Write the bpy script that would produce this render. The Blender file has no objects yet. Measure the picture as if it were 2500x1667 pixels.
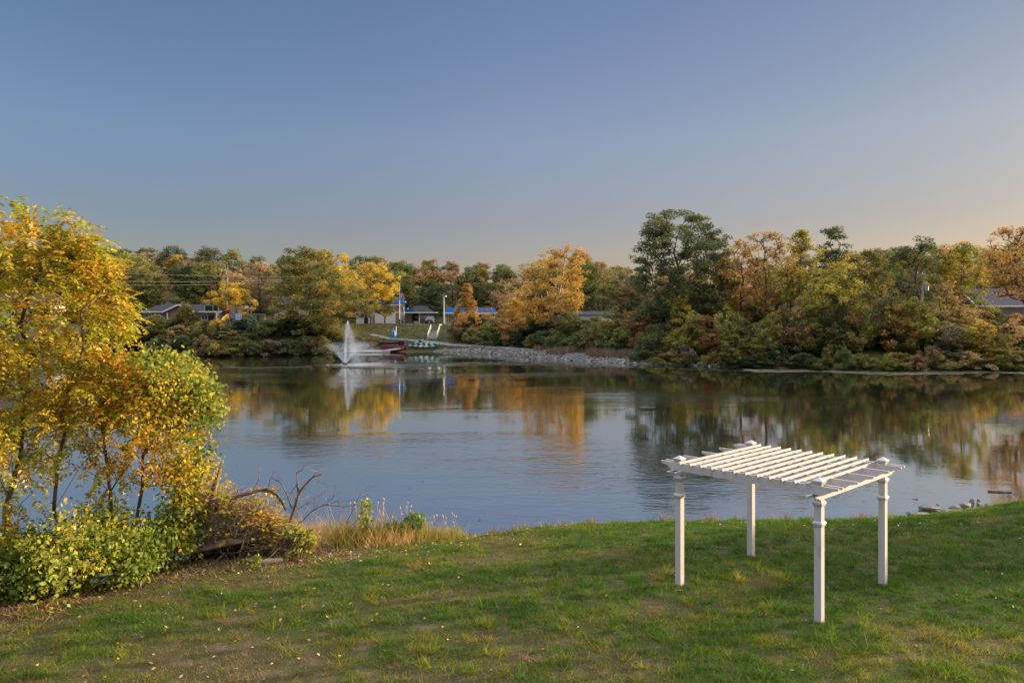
import bpy, bmesh, math, random
import numpy as np
from mathutils import Vector, Matrix

# ------------------------------------------------------------------ camera, light, exposure
SC = bpy.context.scene
COL = SC.collection
R = math.radians
CAMZ, F, HOR = 6.8, 1882.0, 772.0          # eye height above the water; focal length and horizon in photo pixels

cam_d = bpy.data.cameras.new('camera')
cam = bpy.data.objects.new('camera', cam_d); COL.objects.link(cam)
cam.location = (0, 0, CAMZ); cam.rotation_euler = (R(90), 0, 0)
cam_d.sensor_width = 36.0; cam_d.lens = 36.0 * F / 2500.0
cam_d.shift_y = -(833.5 - HOR) / 2500.0
cam_d.clip_start = 0.1; cam_d.clip_end = 4000
SC.camera = cam

SUN_AZ, SUN_EL = R(72), R(9.5)          # azimuth clockwise from +Y
W = bpy.data.worlds.new('World'); SC.world = W; W.use_nodes = True
wn = W.node_tree; wn.nodes.clear()
w_out = wn.nodes.new('ShaderNodeOutputWorld'); w_bg = wn.nodes.new('ShaderNodeBackground')
w_sky = wn.nodes.new('ShaderNodeTexSky'); w_sky.sky_type = 'NISHITA'; w_sky.sun_disc = False
w_sky.sun_elevation = SUN_EL; w_sky.sun_rotation = SUN_AZ
w_sky.altitude = 200; w_sky.air_density = 1.0; w_sky.dust_density = 0.8; w_sky.ozone_density = 2.2
w_hsv = wn.nodes.new('ShaderNodeHueSaturation'); w_hsv.inputs['Saturation'].default_value = 1.0; w_mul = wn.nodes.new('ShaderNodeMix'); w_mul.data_type = 'RGBA'; w_mul.blend_type = 'MULTIPLY'; w_mul.inputs[0].default_value = 1.0; w_tc = wn.nodes.new('ShaderNodeTexCoord'); w_sp = wn.nodes.new('ShaderNodeSeparateXYZ'); wn.links.new(w_tc.outputs['Generated'], w_sp.inputs[0])
# autumn evening haze: rosy grey low down, clear blue higher up
w_rp = wn.nodes.new('ShaderNodeValToRGB'); wn.links.new(w_sp.outputs[2], w_rp.inputs[0]); w_e = w_rp.color_ramp.elements
w_e[0].position = 0.04; w_e[0].color = (0.83, 0.60, 0.59, 1); w_e[1].position = 0.37; w_e[1].color = (0.87, 0.765, 0.93, 1)
for w_p, w_c in ((0.12, (0.83, 0.62, 0.665)), (0.22, (0.97, 0.79, 0.86))): w_q = w_e.new(w_p); w_q.color = (*w_c, 1)
# warm dust glow on the sun's side, clearer air on the other
w_ra = wn.nodes.new('ShaderNodeValToRGB'); w_mx = wn.nodes.new('ShaderNodeMapRange'); w_mx.inputs[1].default_value = -1; w_mx.inputs[2].default_value = 1
wn.links.new(w_sp.outputs[0], w_mx.inputs[0]); wn.links.new(w_mx.outputs[0], w_ra.inputs[0]); w_e = w_ra.color_ramp.elements
w_e[0].position = 0.27; w_e[0].color = (0.80, 0.93, 0.98, 1); w_e[1].position = 0.76; w_e[1].color = (0.92, 0.85, 0.69, 1); w_q = w_e.new(0.5); w_q.color = (0.98, 0.96, 0.94, 1)
w_m3 = wn.nodes.new('ShaderNodeMix'); w_m3.data_type = 'RGBA'; w_m3.blend_type = 'MULTIPLY'; w_m3.inputs[0].default_value = 1.0
wn.links.new(w_rp.outputs[0], w_m3.inputs[6]); wn.links.new(w_ra.outputs[0], w_m3.inputs[7]); wn.links.new(w_m3.outputs[2], w_mul.inputs[7])
w_bg.inputs['Strength'].default_value = 0.087
wn.links.new(w_sky.outputs[0], w_hsv.inputs['Color']); wn.links.new(w_hsv.outputs[0], w_mul.inputs[6])
w_gam = wn.nodes.new('ShaderNodeGamma'); w_gam.inputs['Gamma'].default_value = 0.92; wn.links.new(w_mul.outputs[2], w_gam.inputs['Color'])
# added overhead fill: sky brightened high above the frame to lift the shade
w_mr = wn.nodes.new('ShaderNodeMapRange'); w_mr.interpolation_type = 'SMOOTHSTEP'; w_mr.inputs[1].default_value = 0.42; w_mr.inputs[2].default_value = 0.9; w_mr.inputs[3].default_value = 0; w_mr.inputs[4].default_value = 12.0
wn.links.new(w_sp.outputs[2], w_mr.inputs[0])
w_fill = wn.nodes.new('ShaderNodeMix'); w_fill.data_type = 'RGBA'; w_fill.blend_type = 'ADD'; w_fill.inputs[0].default_value = 1.0
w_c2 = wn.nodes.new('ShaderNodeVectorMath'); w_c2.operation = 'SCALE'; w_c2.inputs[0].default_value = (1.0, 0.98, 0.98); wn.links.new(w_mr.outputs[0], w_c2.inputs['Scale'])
w_fill.clamp_result = False
wn.links.new(w_gam.outputs[0], w_fill.inputs[6]); wn.links.new(w_c2.outputs[0], w_fill.inputs[7]); wn.links.new(w_fill.outputs[2], w_bg.inputs['Color'])
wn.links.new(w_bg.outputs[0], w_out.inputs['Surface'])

sun_d = bpy.data.lights.new('sun', 'SUN'); sun_d.energy = 5.0; sun_d.angle = R(0.8); sun_d.color = (1.0, 0.77, 0.47)
sun = bpy.data.objects.new('sun', sun_d); COL.objects.link(sun)
sdir = Vector((math.sin(SUN_AZ) * math.cos(SUN_EL), math.cos(SUN_AZ) * math.cos(SUN_EL), math.sin(SUN_EL)))
sun.rotation_euler = (-sdir).to_track_quat('-Z', 'Y').to_euler(); sun.location = sdir * 300

SC.view_settings.view_transform = 'Standard'; SC.view_settings.look = 'None'
SC.view_settings.exposure = 1.22; SC.view_settings.gamma = 1.0; SC.view_settings.use_curve_mapping = False

# ------------------------------------------------------------------ helpers
def at(px, py, Y):
    """photo pixel + distance -> world point"""
    return Vector(((px - 1250) / F * Y, Y, CAMZ - (py - HOR) / F * Y))
def ax(px, Y): return (px - 1250) / F * Y

def tag(o, label=None, cat=None, group=None, kind=None):
    if label: o['label'] = label
    if cat: o['category'] = cat
    if group: o['group'] = group
    if kind: o['kind'] = kind
    return o
def thing(name, label, cat, loc=(0, 0, 0), rz=0.0, group=None):
    o = bpy.data.objects.new(name, None); COL.objects.link(o)
    o.location = loc; o.rotation_euler = (0, 0, rz); o.empty_display_size = 0.2
    return tag(o, label, cat, group)
def dup(root, loc, rz=0.0, scale=(1, 1, 1), label=None, group=None, cat=None):
    r = root.copy(); COL.objects.link(r); r.location = loc; r.rotation_euler = (0, 0, rz); r.scale = scale
    tag(r, label, cat, group)
    for ch in list(root.children):
        c = ch.copy(); COL.objects.link(c); c.parent = r
        for g in list(ch.children):
            d = g.copy(); COL.objects.link(d); d.parent = c
    return r

class MB:
    """collects shapes, then links them as one mesh"""
    def __init__(s): s.v = []; s.f = []; s.sm = []
    def add(s, vs, fs, smooth=False):
        b = len(s.v); s.v += [tuple(v) for v in vs]
        for f in fs: s.f.append(tuple(b + i for i in f)); s.sm.append(smooth)
    def box(s, c, size, rz=0.0, M=None):
        hx, hy, hz = size[0] / 2, size[1] / 2, size[2] / 2
        vs = [Vector((x, y, z)) for x in (-hx, hx) for y in (-hy, hy) for z in (-hz, hz)]
        m = M if M is not None else Matrix.Rotation(rz, 3, 'Z')
        s.add([m @ v + Vector(c) for v in vs], [(0, 1, 3, 2), (4, 6, 7, 5), (0, 4, 5, 1), (2, 3, 7, 6), (0, 2, 6, 4), (1, 5, 7, 3)])
        return s
    def bar(s, a, b, w, h):
        a, b = Vector(a), Vector(b); d = b - a; L = d.length; d = d / L
        up = Vector((0, 0, 1)) if abs(d.z) < 0.95 else Vector((0, 1, 0))
        y = up.cross(d).normalized(); z = d.cross(y)
        m = Matrix((d, y, z)).transposed()
        return s.box((a + b) / 2, (L, w, h), M=m)
    def tube(s, pts, rad, n=6, caps=True, smooth=True):
        pts = [Vector(p) for p in pts]
        if not hasattr(rad, '__len__'): rad = [rad] * len(pts)
        rings = []; prev = None
        for i, p in enumerate(pts):
            t = (pts[min(i + 1, len(pts) - 1)] - pts[max(i - 1, 0)])
            t = t.normalized() if t.length > 1e-9 else Vector((0, 0, 1))
            if prev is None:
                u = t.orthogonal().normalized()
            else:
                u = (prev - t * prev.dot(t))
                u = u.normalized() if u.length > 1e-6 else t.orthogonal().normalized()
            prev = u; w = t.cross(u)
            rings.append([p + (u * math.cos(2 * math.pi * k / n) + w * math.sin(2 * math.pi * k / n)) * rad[i] for k in range(n)])
        vs = [v for r in rings for v in r]; fs = []
        for i in range(len(pts) - 1):
            for k in range(n):
                fs.append((i * n + k, i * n + (k + 1) % n, (i + 1) * n + (k + 1) % n, (i + 1) * n + k))
        s.add(vs, fs, smooth)
        if caps:
            s.add(rings[0], [tuple(reversed(range(n)))]); s.add(rings[-1], [tuple(range(n))])
        return s
    def prism(s, poly, a, b):
        """poly: list of 3D points; extruded by vector a->b offset"""
        o = Vector(b) - Vector(a); n = len(poly); p = [Vector(q) for q in poly]
        s.add(p + [q + o for q in p], [tuple(reversed(range(n))), tuple(range(n, 2 * n))] + [(i, (i + 1) % n, n + (i + 1) % n, n + i) for i in range(n)])
        return s
    def loft(s, rings, caps=True, smooth=True, closed=True):
        n = len(rings[0]); vs = [v for r in rings for v in r]; fs = []
        for i in range(len(rings) - 1):
            for k in range(n if closed else n - 1):
                fs.append((i * n + k, i * n + (k + 1) % n, (i + 1) * n + (k + 1) % n, (i + 1) * n + k))
        s.add(vs, fs, smooth)
        if caps: s.add(rings[0], [tuple(reversed(range(n)))]); s.add(rings[-1], [tuple(range(n))])
        return s
    def build(s, name, mat, parent=None, bevel=0.0, loc=None):
        me = bpy.data.meshes.new(name); me.from_pydata(s.v, [], s.f); me.validate()
        if len(me.polygons) == len(s.sm): me.polygons.foreach_set('use_smooth', s.sm)
        bm = bmesh.new(); bm.from_mesh(me); bmesh.ops.recalc_face_normals(bm, faces=bm.faces)
        if bevel > 0:
            bmesh.ops.bevel(bm, geom=list(bm.edges), offset=bevel, segments=1, affect='EDGES')
        bm.to_mesh(me); bm.free()
        o = bpy.data.objects.new(name, me); COL.objects.link(o); me.materials.append(mat)
        if parent: o.parent = parent
        if loc is not None: o.location = loc
        return o

def np_mesh(name, V, Fq, mat, tint=None, smooth=False):
    """fast mesh: V (n,3), Fq (m,k) index array, tint (n,3)"""
    me = bpy.data.meshes.new(name); n, m, k = len(V), len(Fq), Fq.shape[1]
    me.vertices.add(n); me.vertices.foreach_set('co', np.ascontiguousarray(V, dtype=np.float32).ravel())
    me.loops.add(m * k); me.loops.foreach_set('vertex_index', np.ascontiguousarray(Fq, dtype=np.int32).ravel())
    me.polygons.add(m); me.polygons.foreach_set('loop_start', np.arange(0, m * k, k, dtype=np.int32))
    if tint is not None:
        at_ = me.color_attributes.new('tint', 'FLOAT_COLOR', 'POINT')
        c = np.ones((n, 4), dtype=np.float32); c[:, :3] = tint
        at_.data.foreach_set('color', c.ravel())
    me.update(); me.validate()
    if smooth: me.polygons.foreach_set('use_smooth', np.ones(m, dtype=bool))
    me.materials.append(mat)
    return me
def np_obj(name, me, parent=None):
    o = bpy.data.objects.new(name, me); COL.objects.link(o)
    if parent: o.parent = parent
    return o

def smooth(t): t = np.clip(t, 0, 1); return t * t * (3 - 2 * t)
# value noise on numpy arrays
def vnoise(x, y, seed=0):
    xi = np.floor(x).astype(np.int64); yi = np.floor(y).astype(np.int64); fx = x - xi; fy = y - yi
    fx = fx * fx * (3 - 2 * fx); fy = fy * fy * (3 - 2 * fy)
    def h(a, b):
        n = (a * 374761393 + b * 668265263 + seed * 974634571) & 0x7fffffff
        n = ((n ^ (n >> 13)) * 1274126177) & 0x7fffffff
        return ((n ^ (n >> 16)) & 0xffff) / 65535.0
    return (h(xi, yi) * (1 - fx) + h(xi + 1, yi) * fx) * (1 - fy) + (h(xi, yi + 1) * (1 - fx) + h(xi + 1, yi + 1) * fx) * fy
def fbm(x, y, seed=0, o=4):
    s = 0; a = 0.5; t = 0
    for i in range(o):
        s = s + a * vnoise(x, y, seed + i); t += a; a *= 0.5; x = x * 2.03 + 11.7; y = y * 2.03 + 5.3
    return s / t

# ------------------------------------------------------------------ materials
def nodes(name):
    m = bpy.data.materials.new(name); m.use_nodes = True; nt = m.node_tree
    b = nt.nodes['Principled BSDF']
    return m, nt, b
def mat(name, c1, c2=None, scale=3.0, rough=0.7, bump=0.0, bscale=None, metal=0.0, spec=0.3, stretch=(1, 1, 1), lo=0.35, hi=0.65, coords='Object'):
    m, nt, b = nodes(name)
    b.inputs['Roughness'].default_value = rough; b.inputs['Metallic'].default_value = metal
    b.inputs['Specular IOR Level'].default_value = spec
    tc = nt.nodes.new('ShaderNodeTexCoord'); mp = nt.nodes.new('ShaderNodeMapping'); mp.inputs['Scale'].default_value = stretch
    nt.links.new(tc.outputs[coords], mp.inputs[0])
    nz = nt.nodes.new('ShaderNodeTexNoise'); nz.inputs['Scale'].default_value = scale; nz.inputs['Detail'].default_value = 6
    nt.links.new(mp.outputs[0], nz.inputs['Vector'])
    if c2 is None: c2 = tuple(x * 0.82 for x in c1)
    rp = nt.nodes.new('ShaderNodeValToRGB')
    rp.color_ramp.elements[0].position = lo; rp.color_ramp.elements[0].color = (*c2, 1)
    rp.color_ramp.elements[1].position = hi; rp.color_ramp.elements[1].color = (*c1, 1)
    nt.links.new(nz.outputs['Fac'], rp.inputs[0]); nt.links.new(rp.outputs[0], b.inputs['Base Color'])
    if bump > 0:
        n2 = nt.nodes.new('ShaderNodeTexNoise'); n2.inputs['Scale'].default_value = bscale or scale * 4; n2.inputs['Detail'].default_value = 5
        nt.links.new(mp.outputs[0], n2.inputs['Vector'])
        bp = nt.nodes.new('ShaderNodeBump'); bp.inputs['Strength'].default_value = bump; bp.inputs['Distance'].default_value = 0.05
        nt.links.new(n2.outputs['Fac'], bp.inputs['Height']); nt.links.new(bp.outputs[0], b.inputs['Normal'])
    return m
def striped(name, c1, c2, freq, axis='Z', rough=0.7, duty=0.85):
    """planks, siding, brick courses or seams as a real pattern of the surface"""
    m, nt, b = nodes(name); b.inputs['Roughness'].default_value = rough
    tc = nt.nodes.new('ShaderNodeTexCoord'); sp = nt.nodes.new('ShaderNodeSeparateXYZ'); nt.links.new(tc.outputs['Object'], sp.inputs[0])
    mu = nt.nodes.new('ShaderNodeMath'); mu.operation = 'MULTIPLY'; mu.inputs[1].default_value = freq; nt.links.new(sp.outputs[axis], mu.inputs[0])
    fr = nt.nodes.new('ShaderNodeMath'); fr.operation = 'FRACT'; nt.links.new(mu.outputs[0], fr.inputs[0])
    gt = nt.nodes.new('ShaderNodeMath'); gt.operation = 'GREATER_THAN'; gt.inputs[1].default_value = duty; nt.links.new(fr.outputs[0], gt.inputs[0])
    nz = nt.nodes.new('ShaderNodeTexNoise'); nz.inputs['Scale'].default_value = 2.5; nt.links.new(tc.outputs['Object'], nz.inputs['Vector'])
    mx = nt.nodes.new('ShaderNodeMix'); mx.data_type = 'RGBA'; mx.inputs[6].default_value = (*c1, 1); mx.inputs[7].default_value = (*c2, 1)
    nt.links.new(gt.outputs[0], mx.inputs[0])
    hs = nt.nodes.new('ShaderNodeHueSaturation'); mr = nt.nodes.new('ShaderNodeMapRange'); mr.inputs[3].default_value = 0.75; mr.inputs[4].default_value = 1.25
    nt.links.new(nz.outputs['Fac'], mr.inputs[0]); nt.links.new(mr.outputs[0], hs.inputs['Value']); nt.links.new(mx.outputs[2], hs.inputs['Color'])
    nt.links.new(hs.outputs[0], b.inputs['Base Color'])
    return m
def brickmat(name, c1, c2, mortar):
    m, nt, b = nodes(name); b.inputs['Roughness'].default_value = 0.85
    tc = nt.nodes.new('ShaderNodeTexCoord'); mp = nt.nodes.new('ShaderNodeMapping'); mp.inputs['Rotation'].default_value = (R(90), 0, 0)
    nt.links.new(tc.outputs['Object'], mp.inputs[0])
    br = nt.nodes.new('ShaderNodeTexBrick'); br.inputs['Scale'].default_value = 4.0
    br.inputs['Color1'].default_value = (*c1, 1); br.inputs['Color2'].default_value = (*c2, 1); br.inputs['Mortar'].default_value = (*mortar, 1)
    nt.links.new(mp.outputs[0], br.inputs['Vector']); nt.links.new(br.outputs['Color'], b.inputs['Base Color'])
    return m

def leafshade(m, nt, colour_socket, trans=0.4, gloss=0.02):
    """diffuse + translucent + a little gloss, for leaves and blades"""
    for n in list(nt.nodes):
        if n.type == 'BSDF_PRINCIPLED': nt.nodes.remove(n)
    out = [n for n in nt.nodes if n.type == 'OUTPUT_MATERIAL'][0]
    d = nt.nodes.new('ShaderNodeBsdfDiffuse'); t = nt.nodes.new('ShaderNodeBsdfTranslucent'); g = nt.nodes.new('ShaderNodeBsdfGlossy')
    g.inputs['Roughness'].default_value = 0.45; g.inputs['Color'].default_value = (0.9, 0.9, 0.9, 1)
    mx = nt.nodes.new('ShaderNodeMixShader'); mx.inputs[0].default_value = trans
    m2 = nt.nodes.new('ShaderNodeMixShader'); m2.inputs[0].default_value = gloss
    nt.links.new(colour_socket, d.inputs['Color']); nt.links.new(colour_socket, t.inputs['Color'])
    nt.links.new(d.outputs[0], mx.inputs[1]); nt.links.new(t.outputs[0], mx.inputs[2])
    nt.links.new(mx.outputs[0], m2.inputs[1]); nt.links.new(g.outputs[0], m2.inputs[2])
    nt.links.new(m2.outputs[0], out.inputs['Surface'])
def foliage_mat(name, hue=0.06, vlo=0.55, vhi=1.45, trans=0.4):
    """the species' own colour (object colour), varied clump by clump and leaf by leaf"""
    m, nt, b = nodes(name)
    oi = nt.nodes.new('ShaderNodeObjectInfo'); a = nt.nodes.new('ShaderNodeAttribute'); a.attribute_name = 'tint'
    sp = nt.nodes.new('ShaderNodeSeparateXYZ'); nt.links.new(a.outputs['Vector'], sp.inputs[0])
    h = nt.nodes.new('ShaderNodeMapRange'); h.inputs[3].default_value = 0.5 - hue; h.inputs[4].default_value = 0.5 + hue
    v = nt.nodes.new('ShaderNodeMapRange'); v.inputs[3].default_value = vlo; v.inputs[4].default_value = vhi
    nt.links.new(sp.outputs[0], h.inputs[0]); nt.links.new(sp.outputs[1], v.inputs[0])
    hs = nt.nodes.new('ShaderNodeHueSaturation')
    nt.links.new(h.outputs[0], hs.inputs['Hue']); nt.links.new(v.outputs[0], hs.inputs['Value']); nt.links.new(oi.outputs['Color'], hs.inputs['Color'])
    leafshade(m, nt, hs.outputs[0], trans)
    return m
def ramp_mat(name, stops, trans=0.4, vlo=0.75, vhi=1.6, gloss=0.02):
    """leaf colours picked along a ramp by the leaf's own tint value"""
    m, nt, b = nodes(name)
    a = nt.nodes.new('ShaderNodeAttribute'); a.attribute_name = 'tint'
    sp = nt.nodes.new('ShaderNodeSeparateXYZ'); nt.links.new(a.outputs['Vector'], sp.inputs[0])
    rp = nt.nodes.new('ShaderNodeValToRGB'); e = rp.color_ramp.elements
    e[0].position = stops[0][0]; e[0].color = (*stops[0][1], 1); e[1].position = stops[-1][0]; e[1].color = (*stops[-1][1], 1)
    for p, c in stops[1:-1]:
        q = e.new(p); q.color = (*c, 1)
    nt.links.new(sp.outputs[0], rp.inputs[0])
    v = nt.nodes.new('ShaderNodeMapRange'); v.inputs[3].default_value = vlo; v.inputs[4].default_value = vhi; nt.links.new(sp.outputs[1], v.inputs[0])
    hs = nt.nodes.new('ShaderNodeHueSaturation'); nt.links.new(rp.outputs[0], hs.inputs['Color']); nt.links.new(v.outputs[0], hs.inputs['Value'])
    leafshade(m, nt, hs.outputs[0], trans, gloss)
    return m

M_FOL = foliage_mat('foliage_even', 0.035, 0.5, 1.5)
M_MIX = foliage_mat('foliage_mixed', 0.045, 0.45, 1.55)
M_BARK = mat('bark', (0.13, 0.095, 0.065), (0.05, 0.036, 0.026), 5, 0.9, 0.6, 18, stretch=(1, 1, 0.25))
M_BARKP = mat('bark_pale', (0.42, 0.36, 0.28), (0.17, 0.13, 0.09), 3, 0.85, 0.4, 12, stretch=(1, 1, 0.4))
M_TWIG = mat('twig_bark', (0.20, 0.13, 0.085), (0.09, 0.06, 0.04), 8, 0.85, 0.4, 30, stretch=(1, 1, 0.3))
M_WHITE = mat('white_paint', (0.78, 0.77, 0.75), (0.66, 0.64, 0.60), 4, 0.5, 0.05)
M_CONC = mat('concrete', (0.36, 0.35, 0.33), (0.26, 0.25, 0.24), 1.5, 0.85, 0.2)
M_ASPH = mat('asphalt', (0.13, 0.13, 0.14), (0.09, 0.09, 0.10), 1.0, 0.85, 0.2)
M_GLASS = mat('window_glass', (0.03, 0.04, 0.05), (0.02, 0.025, 0.03), 1, 0.08, spec=0.6)
M_STEEL = mat('galvanised_steel', (0.42, 0.43, 0.44), (0.33, 0.34, 0.35), 3, 0.45, metal=0.6)
M_DARK = mat('dark_metal', (0.02, 0.021, 0.024), (0.012, 0.012, 0.014), 3, 0.5)
M_BLUE = mat('blue_metal_roof', (0.008, 0.075, 0.24), (0.007, 0.06, 0.19), 1.5, 0.8, spec=0.05)
M_BRICK = brickmat('brick', (0.30, 0.16, 0.10), (0.22, 0.11, 0.07), (0.32, 0.28, 0.24))
M_SHING = mat('dark_shingles', (0.050, 0.050, 0.060), (0.03, 0.03, 0.036), 6, 0.9, 0.3)
M_TAN = striped('tan_siding', (0.45, 0.37, 0.26), (0.3, 0.24, 0.17), 5, 'Z')
M_WSIDE = striped('white_siding', (0.75, 0.75, 0.75), (0.55, 0.55, 0.56), 5, 'Z')
M_WOODG = striped('grey_planks', (0.26, 0.225, 0.19), (0.13, 0.11, 0.09), 6, 'X')
M_RED = mat('red_plastic', (0.55, 0.02, 0.04), (0.45, 0.015, 0.03), 2, 0.35)
M_YEL = mat('yellow_plastic', (0.75, 0.45, 0.03), (0.65, 0.38, 0.02), 2, 0.35)
M_GRNP = mat('green_plastic', (0.02, 0.14, 0.09), (0.015, 0.11, 0.07), 2, 0.4)
M_BLUP = mat('blue_plastic', (0.05, 0.25, 0.60), (0.04, 0.20, 0.50), 2, 0.4)

# ------------------------------------------------------------------ the setting
# near shoreline (world x, y) and far shoreline
NS = [(-200, -20), (-60, 10), (-30, 16.0), (-12.1, 18.2), (-9.45, 19.0), (-8.6, 20.6), (-7.6, 21.3), (-6.2, 21.7), (-4.1, 22.2), (-2.4, 22.6), (-.9, 22.9), (1.7, 24.1), (4.5, 24.4),
      (7.3, 24.5), (10.8, 24.7), (12.4, 25.0), (13.4, 25.2), (15.2, 25.8), (18.3, 27.3), (30, 31), (60, 36), (200, 40)]
FS = [(-500, 190), (-300, 165), (-120, 136), (-67, 133), (-52, 130.6), (-39, 133), (-32, 141), (-25, 146), (-19, 147), (-12, 147), (-3.7, 139), (3.4, 128), (9.4, 118.5), (14.9, 112.2),
      (20, 108.5), (25, 105.8), (34.5, 100), (43, 96.5), (54, 96), (64, 96), (90, 97), (130, 100), (250, 115), (500, 160)]
def nshore(x): return np.interp(x, [p[0] for p in NS], [p[1] for p in NS])
def fshore(x): return np.interp(x, [p[0] for p in FS], [p[1] for p in FS])
def lawn_z(x, y):
    x = np.asarray(x, float); y = np.asarray(y, float); d = nshore(x) - y
    up = 0.30 + 0.95 * (1 - np.exp(-np.maximum(d, 0) / 3.6))
    up = up + 0.05 * (fbm(x * 0.5, y * 0.5, 3) - 0.5) * np.clip(d, 0, 1) + 0.03 * (fbm(x * 2.2, y * 2.2, 9) - 0.5)
    up = up - (0.028 * np.clip(5.5 - x, 0, 12) + 0.05 * np.clip(x - 6.5, 0, 8) * (1 - smooth((y - 13) / 3))) * (1 - np.exp(-np.maximum(d, 0) / 3.6))     # falls gently to the left and, near the camera, to the right
    dn = 0.30 + np.minimum(d, 0) * 1.1
    return np.where(d > 0, up, np.maximum(dn, -1.6))
PL = ([-30, 0, 1.5, 7, 13, 60], [-3, -.05, .7, 3.4, 4.9, 5.0])
PC = ([-30, 0, 5, 10, 13, 26, 60], [-3, 0, .9, 1.9, 2.2, 4.7, 5.0])
PM = ([-30, 0, 2.6, 6.2, 20, 40], [-3, 0, .95, 1.10, 3.4, 4.7])
PR = ([-30, 0, 3, 10, 25, 60], [-3, 0, 1.1, 3.3, 4.6, 4.9])
def bank_z(x, y):
    x = np.asarray(x, float); y = np.asarray(y, float); d = y - fshore(x)
    pl, pc, pm, pr = [np.interp(d, *p) for p in (PL, PC, PM, PR)]
    a = smooth((x + 38) / 7); b = smooth((x + 13) / 8); c = smooth((x - 17) / 8)
    z = pl * (1 - a) + pc * a; z = z * (1 - b) + pm * b; z = z * (1 - c) + pr * c
    hill = 12.5 * smooth((y - 194) / 105) * (0.75 + 0.5 * vnoise(x / 70 + 3, y / 300, 5)) * np.where(y > 400, 1, 1)
    hill = hill + 3.0 * smooth((x + 40) / -60) * smooth((y - 190) / 60)
    nz = 0.35 * (fbm(x * 0.25, y * 0.25, 7) - 0.5) * smooth(d / 4)
    # level pads under the car park and the buildings
    pad = smooth((y - 168) / 6) * (1 - smooth((y - 196) / 6)) 
    z0 = z + hill + nz
    return z0 * (1 - pad) + (5.0 + 0.1 * nz) * pad if np.isscalar(pad) else z0 * (1 - pad) + (5.0 + 0.15 * nz) * pad
def bz(x, y): return float(bank_z(np.array([x]), np.array([y]))[0])
def lz(x, y): return float(lawn_z(np.array([x]), np.array([y]))[0])

def sheet(name, X, Y, Z, m):
    r, c = X.shape; V = np.stack([X, Y, Z], -1).reshape(-1, 3)
    i = np.arange(r * c).reshape(r, c)
    Fq = np.stack([i[:-1, :-1], i[:-1, 1:], i[1:, 1:], i[1:, :-1]], -1).reshape(-1, 4)
    o = np_obj(name, np_mesh(name, V, Fq, m, smooth=True)); return o

def ground_mat(name, cols, scale, rough=0.95, bump=0.5, bscale=8):
    m, nt, b = nodes(name); b.inputs['Roughness'].default_value = rough; b.inputs['Specular IOR Level'].default_value = 0.1
    g = nt.nodes.new('ShaderNodeNewGeometry')
    n1 = nt.nodes.new('ShaderNodeTexNoise'); n1.inputs['Scale'].default_value = scale; n1.inputs['Detail'].default_value = 9; n1.inputs['Roughness'].default_value = 0.65
    nt.links.new(g.outputs['Position'], n1.inputs['Vector'])
    rp = nt.nodes.new('ShaderNodeValToRGB'); e = rp.color_ramp.elements
    e[0].position = cols[0][0]; e[0].color = (*cols[0][1], 1); e[1].position = cols[-1][0]; e[1].color = (*cols[-1][1], 1)
    for p, c in cols[1:-1]: q = e.new(p); q.color = (*c, 1)
    nt.links.new(n1.outputs['Fac'], rp.inputs[0]); nt.links.new(rp.outputs[0], b.inputs['Base Color'])
    n2 = nt.nodes.new('ShaderNodeTexNoise'); n2.inputs['Scale'].default_value = bscale; n2.inputs['Detail'].default_value = 6
    nt.links.new(g.outputs['Position'], n2.inputs['Vector'])
    bp = nt.nodes.new('ShaderNodeBump'); bp.inputs['Strength'].default_value = bump; bp.inputs['Distance'].default_value = 0.15
    nt.links.new(n2.outputs['Fac'], bp.inputs['Height']); nt.links.new(bp.outputs[0], b.inputs['Normal'])
    return m
M_LAWN = ground_mat('lawn_soil', [(0.35, (0.06, 0.046, 0.03)), (0.5, (0.062, 0.066, 0.024)), (0.65, (0.125, 0.092, 0.062))], 2.6, bscale=25)
M_BANK = ground_mat('bank_ground', [(0.32, (0.040, 0.045, 0.020)), (0.5, (0.062, 0.062, 0.026)), (0.68, (0.095, 0.075, 0.045))], 0.35, bscale=3)

xs = np.concatenate([np.linspace(-200, -32, 22), np.linspace(-30, 30, 301), np.linspace(32, 200, 22)])
ds = np.concatenate([np.linspace(-3, -.3, 6), np.linspace(-.25, .6, 12), np.linspace(.8, 17, 80), np.linspace(18, 60, 10)])
X, D = np.meshgrid(xs, ds); Y = nshore(X) - D
lawn = sheet('lawn', X, Y, lawn_z(X, Y), M_LAWN); tag(lawn, kind='structure')

xs = np.concatenate([np.linspace(-900, -150, 26), np.linspace(-145, 145, 195), np.linspace(150, 900, 26)])
ds = np.concatenate([[-12, -6, -3, -1.5, -.6, 0, .5, 1, 1.6, 2.3], np.linspace(3, 30, 28), np.linspace(32, 60, 15), np.linspace(64, 180, 24), [200, 240, 300, 400, 600, 900, 1500]])
X, D = np.meshgrid(xs, ds); Y = fshore(X) + D
bank = sheet('far_bank', X, Y, bank_z(X, Y), M_BANK); tag(bank, kind='structure')

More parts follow.
